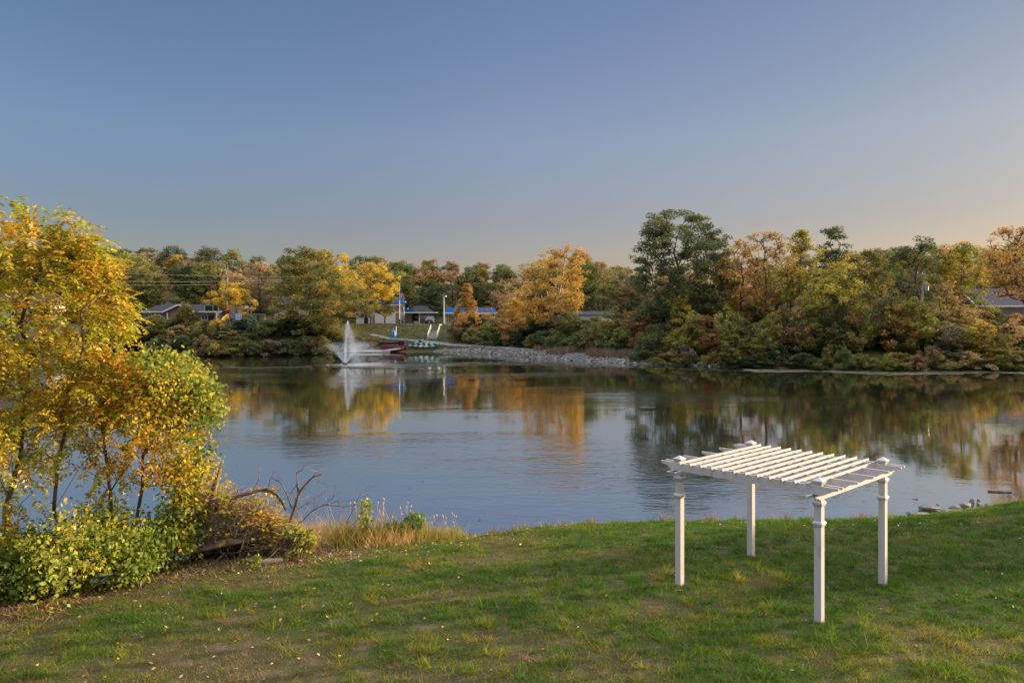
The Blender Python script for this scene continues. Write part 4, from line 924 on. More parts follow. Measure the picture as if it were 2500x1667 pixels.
Yu = 121.0; xu = ax(2241, Yu); gu = bz(xu, Yu)
t = thing('utility_pole', 'leaning grey utility pole with a transformer on the far right bank', 'utility pole', (xu, Yu, gu))
A = Vector((0, 0, -.4)); zt = CAMZ - (668 - HOR) / F * Yu - gu; B = Vector((ax(2258, Yu) - xu, 0, zt)); dv = (B - A).normalized()
M_POLE = mat('weathered_pole', (.36, .34, .33), (.24, .22, .21), 4, .85, .3, stretch=(1, 1, .2))
MB().tube([A, B], [.19, .13], 10).build('pole', M_POLE, t)
mb = MB(); mb.bar(B + Vector((-1.2, 0, .0)) - dv * .2, B + Vector((1.1, 0, -.25)) - dv * .1, .12, .14); mb.build('crossarm', M_POLE, t)
mb = MB(); c = B - dv * 2.1 + Vector((.48, -.1, 0)); mb.tube([c - dv * .55, c + dv * .5], .3, 14); mb.tube([c + dv * .5, c + dv * .6], [.3, .12], 14); mb.build('transformer', M_STEEL, t)
for f in (-1.1, -.4, 1.0): mb = MB(); p0 = B + Vector((f, 0, .02 - .1 * f)) - dv * .12; mb.tube([p0, p0 + Vector((0, 0, .22))], [.06, .04], 8); mb.build('insulator', M_WHITE, t)
def upole(px, Y, top, label):
    x = ax(px, Y); g = bz(x, Y); zt = CAMZ - (top - HOR) / F * Y - g; t = thing('utility_pole', label, 'utility pole', (x, Y, g), 0)
    MB().tube([(0, 0, -.4), (0, 0, zt)], [.18, .12], 10).build('pole', M_POLE, t); MB().box((0, .18, zt - .5), (2.4, .12, .14)).build('crossarm', M_POLE, t); return x, Y
upole(-70, 164, 640, 'utility pole carrying the wires above the left house'); upole(805, 196, 655, 'utility pole behind the trees by the fountain')
M_WIRE = mat('wire_metal', (.55, .5, .42), (.45, .4, .34), 3, .45, metal=.4)
for i, (ya, yb, lab) in enumerate(((648, 675, 'uppermost of the three overhead wires across the left trees'), (672, 678, 'middle one of the three overhead wires across the left trees'), (681, 679, 'lowest of the three overhead wires across the left trees'))):
    a = at(-70, ya, 164); b = at(805, yb, 196); pts = []
    for k in range(25):
        f = k / 24; p = a.lerp(b, f); p.z -= 1.6 * 4 * f * (1 - f) * (.5 + .25 * i) ; pts.append(p)
    mb = MB(); mb.tube(pts, .030, 5); tag(mb.build('overhead_wire', M_WIRE), lab, 'wire', 'overhead wires')

# ------------------------------------------------------------------ car
Yc = 175.0; xc = ax(1048, Yc); t = thing('parked_car', 'silver and dark suv parked facing the pond at the top of the white railed stairs', 'car', (xc, Yc + 2.3, 5.07))
M_PAINT = mat('car_paint', (.07, .09, .13), (.06, .08, .11), 1, .25, spec=.6)
def sec(y, pts): return [(sx * x, y, z) for sx, lst in ((1, pts), (-1, list(reversed(pts)))) for x, z in lst]
mb = MB(); mb.loft([sec(-2.3, [(.70, .35), (.88, .5), (.9, .85), (.78, 1.0)]), sec(-2.15, [(.78, .28), (.95, .5), (.96, .95), (.86, 1.08)]), sec(-.9, [(.8, .28), (.97, .5), (.97, 1.0), (.9, 1.16)]), sec(1.6, [(.8, .28), (.97, .5), (.97, 1.05), (.9, 1.2)]), sec(2.2, [(.78, .35), (.95, .5), (.95, 1.0), (.88, 1.15)])], smooth=False); body = mb.build('body', M_PAINT, t)
mb = MB(); mb.loft([sec(-.95, [(.88, 1.14), (.86, 1.18)]), sec(-.25, [(.9, 1.15), (.72, 1.72)]), sec(1.5, [(.9, 1.17), (.72, 1.76)]), sec(2.1, [(.87, 1.15), (.8, 1.3)])], smooth=False); mb.build('cabin_glass', M_GLASS, t)
mb = MB(); mb.loft([sec(-.28, [(.73, 1.70), (.66, 1.76)]), sec(.6, [(.74, 1.74), (.66, 1.82)]), sec(1.55, [(.73, 1.74), (.66, 1.80)])], smooth=False); mb.build('roof', M_PAINT, t)
for s in (-1, 1):
    mb = MB(); mb.box((s * .68, -2.30, .86), (.34, .08, .16)); mb.build('headlight', M_WHITE, t)
    mb = MB(); mb.box((s * 1.03, -.75, 1.2), (.16, .12, .16)); mb.build('mirror', M_PAINT, t)
    for y in (-1.4, 1.4):
        mb = MB(); mb.tube([(s * .74, y, .36), (s * .99, y, .36)], .36, 16); wo = mb.build('wheel', M_DARK, t); mb = MB(); mb.tube([(s * .98, y, .36), (s * 1.005, y, .36)], .2, 10); mb.build('rim', M_STEEL, wo)
MB().box((0, -2.32, .72), (.95, .05, .2)).build('grille', M_DARK, t); MB().box((0, -2.30, .45), (1.5, .12, .2)).build('bumper', M_DARK, t); MB().box((0, -2.37, .52), (.32, .02, .14)).build('number_plate', M_WHITE, t)

# ------------------------------------------------------------------ stairs with white rails
sA = Vector((ax(1063, 169), 169, bz(ax(1063, 169), 169) - .2)); sB = Vector((ax(1055, 158.5), 158.5, bz(ax(1055, 158.5), 158.5)))
t = thing('bank_stairs', 'flight of steps with white handrails down the far grassy bank', 'stairs', sB)
mb = MB(); n = 15; dv = (sA - sB)
for i in range(n):
    p = dv * ((i + .5) / n); mb.box((p.x, p.y, p.z - .05), (1.7, dv.y / n + .02, .34))
mb.build('steps', M_CONC, t)
for s in (-1, 1):
    o_ = Vector((s * .95, 0, 0)); mb = MB()
    mb.bar(o_ + Vector((0, 0, 1.05)), o_ + dv + Vector((0, 0, 1.1)), .09, .11); mb.bar(o_ + Vector((0, 0, .55)), o_ + dv + Vector((0, 0, .6)), .06, .08)
    for i in range(6): p = o_ + dv * (i / 5); mb.box((p.x, p.y, p.z + .4), (.10, .10, 1.4))
    mb.bar(o_ + dv + Vector((0, 0, 1.1)), o_ + dv + Vector((.25 * s, 1.6, 1.15)), .09, .11); mb.box(tuple(o_ + dv + Vector((.25 * s, 1.6, .45))), (.10, .10, 1.4))
    mb.build('handrail', M_WHITE, t)

# blue bin and post at the path
xb, yb = onpath(961, 0, 14.0); g = bz(xb, yb)
t = thing('blue_tub', 'blue plastic barrel with a tapered lid beside the shore path', 'barrel', (xb, yb, g))
mb = MB(); mb.loft([[(r * math.cos(a), r * math.sin(a), z) for a in np.linspace(0, 6.283, 17)[:-1]] for r, z in ((.40, -.05), (.48, .3), (.48, .8), (.40, 1.1))]); mb.build('body', M_BLUP, t)
mb = MB(); mb.loft([[(r * math.cos(a), r * math.sin(a), z) for a in np.linspace(0, 6.283, 17)[:-1]] for r, z in ((.43, 1.1), (.36, 1.35), (.12, 1.55))]); mb.build('lid', M_BLUP, t)
t = thing('marker_post', 'short white marker post behind the blue barrel', 'post', (xb + .35, yb + 1.0, bz(xb + .35, yb + 1.0)))
mb = MB(); mb.tube([(0, 0, -.2), (0, 0, 2.0)], .09, 8); mb.build('shaft', M_WHITE, t); mb = MB(); mb.tube([(0, 0, 2.0), (0, 0, 2.12)], [.12, .05], 8); mb.build('cap', M_WHITE, t)

# ------------------------------------------------------------------ boats and dock
def hull_rings(L, wd, hgt, deck=False, n=11):
    rings = []
    for i in range(n):
        f = i / (n - 1); s = math.sin(math.pi * (0.03 + .94 * f)) ** .62; b = wd / 2 * s; sheer = hgt * (1 + .55 * (2 * f - 1) ** 4); kz_ = hgt * .35 * (2 * f - 1) ** 6
        rings.append((f, b, sheer, kz_))
    return rings
def kayak(label, loc, rz, c, L=3.2, wd=.75, hgt=.36, tilt=(0, 0), canoe=False, group=None):
    m = mat('boat_plastic', c, tuple(v * .85 for v in c), 1.5, .4, spec=.4); name = 'canoe' if canoe else 'kayak'
    t = thing(name, label, name, loc, rz, group); t.rotation_euler = (tilt[0], tilt[1], rz)
    R_ = hull_rings(L, wd, hgt); outer = []
    for f, b, sh, k in R_:
        x = (f - .5) * L; outer.append([(x, b * math.cos(a), k + (sh - k) * (1 + math.sin(a)) * 1.0 if math.sin(a) < 0 else sh) for a in np.linspace(math.pi, 2 * math.pi, 9)])
    mb = MB(); mb.loft(outer, caps=False, closed=False)
    inner = [[(v[0] * .985, v[1] * .93, v[2] + .03) for v in r] for r in outer]; mb.loft(inner, caps=False, closed=False)
    for j in (0, 8): mb.add([r[j] for r in outer] + [r[j] for r in inner], [(i, i + 1, len(outer) + i + 1, len(outer) + i) for i in range(len(outer) - 1)])
    mb.build('hull', m, t)
    if canoe:
        for f in (.25, .5, .75): MB().box(((f - .5) * L, 0, hgt * .92), (.18, wd * .86, .04)).build('thwart', M_DARK, t)
    else:
        mb = MB(); top = []
        for f, b, sh, k in R_:
            x = (f - .5) * L; top.append([(x, b * math.cos(a) * .98, sh + .12 * math.sin(a) * (1 - (2 * f - 1) ** 2)) for a in np.linspace(math.pi, 0, 7)])
        mb.loft(top[:5], caps=False, closed=False); mb.loft(top[7:], caps=False, closed=False)
        for rg in (4, 7):
            pass
        mb.build('deck', m, t)
        mb = MB(); mb.tube([(.48 * math.cos(a), .24 * math.sin(a), hgt + .06) for a in np.linspace(0, 6.283, 17)], .035, 6, caps=False); mb.build('cockpit_rim', M_DARK, t); MB().box((-.25, 0, .24), (.08, .4, .4)).build('seat_back', M_DARK, t)
    return t
xd, yd = onpath(955, 0, 1.2)
kayak('upper red canoe lying on the boat landing behind the dock', (xd + .6, yd + 1.6, bz(xd + .6, yd + 1.6) + .25), R(4), (.42, .02, .04), 4.4, .95, .42, canoe=True, group='canoes at the landing')
kayak('lower red canoe lying closest to the dock', (xd + .2, yd + .1, .2), R(3), (.42, .015, .035), 4.2, .85, .36, canoe=True, group='canoes at the landing')
kayak('dark green canoe behind the two red canoes', (xd - .6, yd + 3.2, bz(xd - .6, yd + 3.2) + .5), R(5), (.04, .06, .05), 5.2, .9, .42, canoe=True, group='canoes at the landing')
kayak('dark blue canoe wedged between the red canoes', (xd + .5, yd + .9, .42), R(3), (.05, .08, .14), 4.6, .9, .42, canoe=True, group='canoes at the landing')
KC = [('bright blue kayak at the back of the row drawn up by the landing', (.06, .18, .42), 1022), ('dark teal kayak at the left end of the row by the landing', (.03, .12, .16), 1006), ('olive grey kayak third in the row drawn up on the bank', (.16, .17, .12), 1019), ('pale cream kayak in the middle of the row on the bank', (.32, .32, .27), 1032), ('pale green kayak right of the cream one', (.20, .27, .24), 1045), ('turquoise kayak at the right end of the row', (.03, .20, .23), 1060)]
for i, (lab, c, p) in enumerate(KC):
    x, y = onpath(p, 0, 3.0 if i else 5.2); kayak(lab, (x, y, bz(x, y) + (.35 if i else .5)), R(60), c, 3.1, .72, .34, tilt=(R(24), R(-12)), group='kayaks drawn up on the bank')
t = thing('floating_dock', 'low pale floating dock with a ramp at the boat landing', 'dock', at(920, 772, 144.5).to_2d().to_3d()); ox, oy = t.location.x, t.location.y
M_DECK = striped('dock_boards', (.30, .28, .26), (.25, .23, .2), 4, 'X'); 
def dk(p, Y): return (ax(p, Y) - ox, Y - oy)
for a, b in ((842, 862), (864, 885), (887, 952)): x0, y0 = dk(a, 144.5); x1, y1 = dk(b, 144.5); MB().box(((x0 + x1) / 2, 0, .26), (x1 - x0 - .1, 1.6, .42)).build('float', M_DECK, t)
xa, ya = dk(946, 144.6); xb_, yb_ = dk(990, 149.8); mb = MB(); mb.bar((xa - .3, ya, .36), (xb_, yb_, .7), 1.3, .16); mb.build('ramp', M_DECK, t)
mb = MB(); mb.box((dk(880, 144.5)[0], -.82, .3), (dk(950, 144.5)[0] - dk(842, 144.5)[0], .06, .16)); mb.build('rub_rail', M_WHITE, t)
xm, ym = onpath(980, 0, 3.2); t = thing('waste_bin', 'black bin standing at the landward end of the boat landing', 'bin', (xm, ym, bz(xm, ym)))
mb = MB(); mb.loft([[(r * math.cos(a), r * math.sin(a), z) for a in np.linspace(0, 6.283, 15)[:-1]] for r, z in ((.38, -.1), (.46, .6), (.46, 1.35))]); mb.build('body', M_DARK, t)
mb = MB(); mb.loft([[(r * math.cos(a), r * math.sin(a), z) for a in np.linspace(0, 6.283, 15)[:-1]] for r, z in ((.49, 1.35), (.42, 1.55), (.1, 1.65))]); mb.build('lid', M_DARK, t)
xm, ym = onpath(1195, 0, .2); t = thing('drain_pipe', 'dark drain pipe end poking out of the stone embankment', 'pipe', (xm, ym, .35)); mb = MB(); mb.tube([(0, -.7, 0), (0, 2, .2)], .32, 14); mb.build('pipe', M_DARK, t); mb = MB(); mb.tube([(0, -.72, 0), (0, -.6, 0)], .36, 14); mb.build('collar', M_CONC, t)

# ------------------------------------------------------------------ fountain
t = thing('pond_fountain', 'white water fountain jet spraying out of the pond', 'fountain', (FX, FY, 0))
M_DROP = None
def dropmat():
    m, nt, b = nodes('water_drops'); v = nt.nodes.new('ShaderNodeRGB'); v.outputs[0].default_value = (.88, .90, .93, 1); leafshade(m, nt, v.outputs[0], .5, .15); return m
M_DROP = dropmat()
def drops(name, P, s, rng, parent):
    V, Fq = leaf_quads(P, s, rng, 1.0, 0.0); return np_obj(name, np_mesh(name, V, Fq, M_DROP), parent)
rng = np.random.default_rng(42); g = 9.81
# the straight central jet, narrow to its tip
n = 7000; hz = 6.1 * rng.uniform(0, 1, n) ** .95; wd = (.05 + .03 * hz) * np.clip((6.3 - hz) / 1.2, .15, 1)
P = np.stack([rng.normal(0, 1, n) * wd + .010 * hz ** 2, rng.normal(0, 1, n) * wd, hz + .05], 1); drops('water_jet', P, rng.uniform(.016, .05, n), rng, t)
# what falls back from it, carried off to the right by the wind
n = 16000; hz = 6.0 * (1 - np.abs(rng.normal(0, .22, n))); hz = np.clip(hz, 1.0, 6.0); fall = rng.uniform(0, 1, n) ** .8 * hz; tm = np.sqrt(2 * fall / g)
P = np.stack([.06 * hz + (.45 + .55 * rng.uniform(0, 1, n)) * tm * .7 + 1.6 * tm ** 2 * rng.uniform(.1, 1.2, n) + rng.normal(0, .06, n) * (1 + 2 * tm), rng.normal(0, .22, n) * (.3 + tm), np.maximum(hz - fall, .02)], 1); drops('falling_water', P, rng.uniform(.014, .044, n), rng, t)
# the cone of slanting water, a V from the side, its far half blown into mist
n = 42000; az = rng.uniform(0, 6.283, n); el = rng.normal(R(57), R(4), n); v0 = math.sqrt(2 * g * 3.3) / math.sin(R(60)) * (1 - np.abs(rng.normal(0, .08, n))); tf = 2 * v0 * np.sin(el) / g; tm = tf * rng.uniform(0.02, 1, n) ** .95
ex = (1 - np.exp(-.9 * tm)) / .9; blow = 1.0 * np.maximum(tm - .2, 0) ** 2 * rng.uniform(.3, 1.3, n)
P = np.stack([v0 * np.cos(el) * np.cos(az) * ex + blow + rng.normal(0, .06, n) * (1 + 4 * tm), v0 * np.cos(el) * np.sin(az) * ex + rng.normal(0, .06, n) * (1 + 4 * tm), np.maximum(v0 * np.sin(el) * tm - g / 2 * tm ** 2 + rng.normal(0, .12, n) * tm, .02)], 1)
keep = (tm < .45 * tf) & (rng.uniform(size=n) < .9) | (P[:, 0] > .2) & (rng.uniform(size=n) < .8) | (rng.uniform(size=n) < .10); drops('spray', P[keep], rng.uniform(.016, .044, keep.sum()), rng, t)
n = 5000; rad = np.abs(rng.normal(0, 1.0, n)); th = rng.uniform(0, 6.283, n); P = np.stack([1.6 + rad * np.cos(th) * 2.2, rad * np.sin(th) * 1.3, rng.uniform(.005, .05, n)], 1)
drops('foam', P, rng.uniform(.015, .05, n), rng, t)
mb = MB(); mb.tube([(0, 0, -.3), (0, 0, .12)], [.35, .3], 16); mb.tube([(0, 0, .1), (0, 0, .26)], [.1, .05], 12); mb.build('nozzle_float', M_DARK, t)

# thin films of pollen and duckweed drifting on the pond
M_SCUM = mat('pollen_film', (.30, .28, .20), (.2, .19, .13), 2, .9)
def film(label, pts, wd, seed):
    r = np.random.default_rng(seed); n = 2600; P = np.array(pts, float); f = r.uniform(0, 1, n) ** 1.0 * (len(P) - 1); i = np.minimum(f.astype(int), len(P) - 2); q = (f - i)[:, None]; C = P[i] * (1 - q) + P[i + 1] * q
    C[:, 1] += r.normal(0, wd, n) * (.35 + vnoise(C[:, 0] / 6, C[:, 0] * 0, seed) * 1.1) + 1.2 * (vnoise(C[:, 0] / 14, C[:, 0] * 0 + 3, seed) - .5)
    s = r.uniform(.1, .5, n); V = np.empty((n, 4, 3)); a = r.uniform(.6, 1.8, n)
    for k, (sx, sy) in enumerate(((-1, -.12), (.9, -.2), (1, .15), (-.8, .2))): V[:, k, 0] = C[:, 0] + sx * s * a; V[:, k, 1] = C[:, 1] + sy * s; V[:, k, 2] = .012
    o = np_obj('pollen_film', np_mesh('pollen_film', V.reshape(-1, 3), np.arange(n * 4).reshape(-1, 4), M_SCUM)); tag(o, label, 'pollen film', kind='stuff')
def wp(px, py): Y = CAMZ * F / (py - HOR); return (ax(px, Y), Y)
film('thin pale pollen line drifting on the pond from the saplings to the fountain', [wp(500, 897), wp(640, 898), wp(780, 896), wp(900, 900), wp(1080, 903)], .35, 1)
film('thin pale pollen line drifting in the middle of the pond', [wp(1080, 886), wp(1200, 888), wp(1350, 893), wp(1560, 897), wp(1700, 902), wp(1830, 906)], .35, 2)
film('wide pale pollen streak drifting below the right bank', [wp(1830, 906), wp(2000, 906), wp(2160, 912), wp(2300, 911), wp(2420, 907), wp(2560, 912)], .9, 3)
film('greenish pollen patch drifting at the foot of the right bank shrubs', [wp(1740, 893), wp(1850, 894), wp(1920, 893)], .5, 4)
# ------------------------------------------------------------------ pergola
TOPZ = CAMZ - 2.95
cor = {'N': Vector((5.66, 14.13)), 'L': Vector((3.557, 16.33)), 'B': Vector((5.67, 18.38)), 'R': Vector((7.76, 16.14))}
pc = (cor['N'] + cor['L'] + cor['B'] + cor['R']) / 4
uu = ((cor['L'] - cor['N']) + (cor['B'] - cor['R'])).normalized(); vv = Vector((uu.y, -uu.x))     # u: right-near -> left, v: towards the lake
if vv.dot(cor['R'] - cor['N']) < 0: vv = -vv
SU, SV = 1.515, 1.47                                                                              # half spans post to post
pg = thing('white_pergola', 'white wooden pergola on four posts standing on the lawn by the pond', 'pergola', (pc.x, pc.y, 0))
MR = Matrix(((uu.x, vv.x, 0), (uu.y, vv.y, 0), (0, 0, 1)))
def pgl(a, b, z): return Vector((uu.x * a + vv.x * b, uu.y * a + vv.y * b, z))
def pwhite():
    """white paint on timber: grain, weather stains and grime of its own"""
    m, nt, b = nodes('weathered_white_paint'); b.inputs['Roughness'].default_value = .55; b.inputs['Specular IOR Level'].default_value = .3
    tc = nt.nodes.new('ShaderNodeTexCoord'); L = nt.links.new
    def nz(scale, st, d=6):
        mp = nt.nodes.new('ShaderNodeMapping'); mp.inputs['Scale'].default_value = st; L(tc.outputs['Object'], mp.inputs[0]); n = nt.nodes.new('ShaderNodeTexNoise'); n.inputs['Scale'].default_value = scale; n.inputs['Detail'].default_value = d; L(mp.outputs[0], n.inputs['Vector']); return n
    a = nz(9, (1, 1, .22)); c = nz(2.2, (1, 1, .5)); rp = nt.nodes.new('ShaderNodeValToRGB'); e = rp.color_ramp.elements
    mu = nt.nodes.new('ShaderNodeMath'); mu.operation = 'MULTIPLY'; L(a.outputs['Fac'], mu.inputs[0]); L(c.outputs['Fac'], mu.inputs[1])
    e[0].position = .10; e[0].color = (.34, .30, .25, 1); e[1].position = .30; e[1].color = (.46, .43, .445, 1); q = e.new(.20); q.color = (.46, .44, .43, 1)
    L(mu.outputs[0], rp.inputs[0]); L(rp.outputs[0], b.inputs['Base Color'])
    bp = nt.nodes.new('ShaderNodeBump'); bp.inputs['Strength'].default_value = .15; bp.inputs['Distance'].default_value = .01; L(a.outputs['Fac'], bp.inputs['Height']); L(bp.outputs[0], b.inputs['Normal'])
    return m
M_PW = pwhite()
def sq_loft(mb, cx, cy, prof):
    rings = []
    for w, z in prof: rings.append([pgl(cx + a * w / 2, cy + b * w / 2, z) for a, b in ((-1, -1), (1, -1), (1, 1), (-1, 1))])
    mb.loft(rings, smooth=False)
for k, (a, b) in {'N': (-SU, -SV), 'L': (SU, -SV), 'B': (SU, SV), 'R': (-SU, SV)}.items():
    w = .135; p = pgl(a, b, 0); gz = lz(pc.x + p.x, pc.y + p.y)
    mb = MB(); sq_loft(mb, a, b, [(w, gz - .3), (w, TOPZ - .10)]); mb.build('post', M_PW, pg)
    po = [c for c in pg.children if c.name.startswith('post')][-1]
    mb = MB(); sq_loft(mb, a, b, [(w + .012, TOPZ - .13), (.175, TOPZ - .098), (.185, TOPZ - .09), (.198, TOPZ - .066), (.198, TOPZ - .055), (.06, TOPZ - .012), (.03, TOPZ)]); mb.build('post_cap', M_PW, po)
    for zc in (TOPZ - .475, TOPZ - .845):
        mb = MB(); sq_loft(mb, a, b, [(w + .012, zc - .05), (.165, zc - .035), (.165, zc - .02), (.182, zc - .015), (.192, zc + .012), (.178, zc + .03), (w + .012, zc + .05)]); mb.build('post_trim', M_PW, po)
    mb = MB(); sq_loft(mb, a, b, [(w + .012, gz - .1), (w + .012, gz + .05)]); mb.build('post_foot', M_WOODG, po)
def board(mb, along, fix, z0, z1, e0, e1, th, tail=.30):
    """board with shaped tails: along 'u' or 'v', at the other coordinate `fix`"""
    h = z1 - z0; prof = [(e0, z1), (e0, z1 - h * .25), (e0 + tail * .25, z1 - h * .38), (e0 + tail * .55, z1 - h * .5), (e0 + tail * .8, z0 + h * .12), (e0 + tail, z0), (e1 - tail, z0), (e1 - tail * .8, z0 + h * .12), (e1 - tail * .55, z1 - h * .5), (e1 - tail * .25, z1 - h * .38), (e1, z1 - h * .25), (e1, z1)]
    f = (lambda s, t, z: pgl(s, t, z)) if along == 'u' else (lambda s, t, z: pgl(t, s, z))
    mb.prism([f(s, fix - th / 2, z) for s, z in prof], f(0, -th / 2, 0), f(0, th / 2, 0))
# lower cross beams (towards the lake), sandwiching the posts
for s in (-1, 1):
    for k in (-1, 1):
        mb = MB(); board(mb, 'v', s * SU + k * .088, TOPZ - .375, TOPZ - .305, -SV - .33, SV + .33, .036, .16); mb.build('cross_beam', M_PW, pg)
# rafters: pairs at the posts and three between
for fx in (-SV - .088, -SV + .088, -SV * .5, 0, SV * .5, SV - .088, SV + .088):
    mb = MB(); board(mb, 'u', fx, TOPZ - .303, TOPZ - .135, -SU - .40, SU + .40, .036, .30); mb.build('rafter', M_PW, pg)
# slats on top
for i in range(12):
    c = SU - .13 - i * (2 * SU - .26) / 11
    mb = MB(); zz = TOPZ - .150 + .002; e = SV + .22
    prof = [(-e, zz + .042), (-e + .02, zz + .005), (-e + .10, zz), (e - .10, zz), (e - .02, zz + .005), (e, zz + .042), (e, zz + .05), (-e, zz + .05)]
    mb.prism([pgl(c - .014, s, z) for s, z in prof], pgl(0, 0, 0), pgl(.028, 0, 0)); mb.build('slat', M_PW, pg)

# ------------------------------------------------------------------ grass of the lawn
M_GRASS = ramp_mat('lawn_grass', [(0, (0.058, 0.135, 0.014)), (0.35, (0.130, 0.195, 0.016)), (0.58, (0.24, 0.225, 0.020)), (0.78, (0.20, 0.145, 0.045)), (1, (0.27, 0.19, 0.095))], 0.45, .55, 1.45, .01)
rng = np.random.default_rng(77); n = 800000
yy = 9.0 + 19.0 * rng.uniform(0, 1, n) ** 1.35; xx = rng.uniform(-1, 1, n) * (0.72 * yy + 3)
sd = nshore(xx) - yy; ok = sd > .05; xx, yy, sd = xx[ok], yy[ok], sd[ok]
dry = 0.62 * fbm(xx * .55 + 2, yy * .8, 31, 4) + 0.38 * fbm(xx * 2.6, yy * 3.4, 35, 3)
# drier towards the thicket on the left and along the shore, fresher round the pergola; lower right yellowed to paint in sunlight
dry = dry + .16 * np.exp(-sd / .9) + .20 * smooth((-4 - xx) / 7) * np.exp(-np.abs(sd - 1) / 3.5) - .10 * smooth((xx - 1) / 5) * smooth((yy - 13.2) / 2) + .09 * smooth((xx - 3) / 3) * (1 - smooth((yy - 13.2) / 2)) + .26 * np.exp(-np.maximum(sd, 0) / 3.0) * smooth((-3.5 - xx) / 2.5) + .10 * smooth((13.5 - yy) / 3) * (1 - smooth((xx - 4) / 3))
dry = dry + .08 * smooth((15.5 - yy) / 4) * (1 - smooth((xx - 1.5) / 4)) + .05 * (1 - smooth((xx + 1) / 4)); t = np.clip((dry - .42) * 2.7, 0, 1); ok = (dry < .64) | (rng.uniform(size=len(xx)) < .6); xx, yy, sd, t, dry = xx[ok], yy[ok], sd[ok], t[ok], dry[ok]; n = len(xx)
P = np.stack([xx, yy, lawn_z(xx, yy) - .01], 1); tuft = fbm(xx * 3.3, yy * 3.3, 51, 3)
hgt = rng.uniform(.02, .055, n) * (.4 + 1.2 * tuft) * np.where(dry > .62, .85, 1) * np.where(sd < .5, 1.3, 1); wd = rng.uniform(.009, .02, n) * (.7 + yy / 40)
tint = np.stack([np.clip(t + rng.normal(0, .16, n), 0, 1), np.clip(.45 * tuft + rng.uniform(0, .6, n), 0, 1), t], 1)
# tufts standing above the carpet
m_ = 17000; ty = 9.0 + 19.0 * rng.uniform(0, 1, m_) ** 1.3; tx = rng.uniform(-1, 1, m_) * (0.72 * ty + 3); tsd = nshore(tx) - ty
td = 0.62 * fbm(tx * .55 + 2, ty * .8, 31, 4) + 0.38 * fbm(tx * 2.6, ty * 3.4, 35, 3) + .16 * np.exp(-tsd / .9) - .10 * smooth((tx - 1) / 5) * smooth((ty - 13.2) / 2) + .09 * smooth((tx - 3) / 3) * (1 - smooth((ty - 13.2) / 2)) + .36 * np.exp(-np.maximum(tsd, 0) / 3.0) * smooth((-3.5 - tx) / 2.5) + .08 * smooth((15.5 - ty) / 4) * (1 - smooth((tx - 1.5) / 4)) + .05 * (1 - smooth((tx + 1) / 4))  # tufts take the same painted-in sunlit yellow at the lower right
ok = (tsd > .1) & (rng.uniform(size=m_) < np.clip(1.25 - (td - .35) * 2.6, .12, 1)); tx, ty, td = tx[ok], ty[ok], td[ok]; m_ = len(tx)
k = 26; rad = np.repeat(rng.uniform(.03, .13, m_), k); bx = np.repeat(tx, k) + rng.normal(0, 1, m_ * k) * rad; by = np.repeat(ty, k) + rng.normal(0, 1, m_ * k) * rad
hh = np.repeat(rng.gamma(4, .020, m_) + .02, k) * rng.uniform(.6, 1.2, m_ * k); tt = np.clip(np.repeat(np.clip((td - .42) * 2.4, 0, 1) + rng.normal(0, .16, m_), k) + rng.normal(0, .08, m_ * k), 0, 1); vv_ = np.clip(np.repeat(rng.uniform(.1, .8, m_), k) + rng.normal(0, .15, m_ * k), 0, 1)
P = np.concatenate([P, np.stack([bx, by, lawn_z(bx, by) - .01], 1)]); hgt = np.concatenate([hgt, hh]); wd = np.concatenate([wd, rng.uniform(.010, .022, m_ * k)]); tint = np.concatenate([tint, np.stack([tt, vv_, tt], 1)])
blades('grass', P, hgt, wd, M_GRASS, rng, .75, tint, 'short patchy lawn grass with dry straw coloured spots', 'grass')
# fallen leaves
M_LITTER = ramp_mat('fallen_leaves', [(0, (.30, .16, .06)), (.5, (.48, .27, .07)), (.85, (.40, .28, .16)), (1, (.6, .5, .4))], .15)
n = 4000; yy = rng.uniform(10, 24, n); xx = np.where(rng.uniform(size=n) < .8, rng.normal(-7.0, 3.0, n), rng.uniform(-9, 14, n)); sd = nshore(xx) - yy; ok = (sd > .2) & ((sd < 3.2) | (rng.uniform(size=n) < .12)); xx, yy = xx[ok], yy[ok]
C = np.stack([xx, yy, lawn_z(xx, yy) + .045], 1); V, Fq = leaf_quads(C, np.full(len(C), .07), rng, 1, 1.2)
tag(np_obj('fallen_leaves', np_mesh('fallen_leaves', V, Fq, M_LITTER, np.repeat(rng.uniform(0, 1, (len(C), 3)), 4, axis=0))), 'fallen yellow and brown leaves scattered over the lawn', 'leaves', kind='stuff')
# leaf litter and dead stalks under the thicket
M_STRAW = ramp_mat('dead_stalks', [(0, (.10, .06, .04)), (.5, (.24, .14, .07)), (1, (.40, .26, .13))], .2)
n = 90000; yy = rng.uniform(12, 23, n); xx = rng.uniform(-15, -3.5, n); sd = nshore(xx) - yy; w_ = np.exp(-np.maximum(np.abs(sd - 1.6) - .9, 0) / .5) * np.clip(fbm(xx * 1.1, yy * 1.4, 81, 3) * 3.2 - .9, .1, 1) * (1 - smooth((xx + 6.5) / 3)); ok = (rng.uniform(size=n) < w_) & (sd > -.1); xx, yy = xx[ok], yy[ok]; n = len(xx)
blades('ground_litter', np.stack([xx, yy, lawn_z(xx, yy)], 1), rng.uniform(.04, .16, n), rng.uniform(.012, .03, n), M_STRAW, rng, 1.3, rng.uniform(0, 1, (n, 3)), 'brown dead stalks and litter at the edge of the left thicket', 'litter')

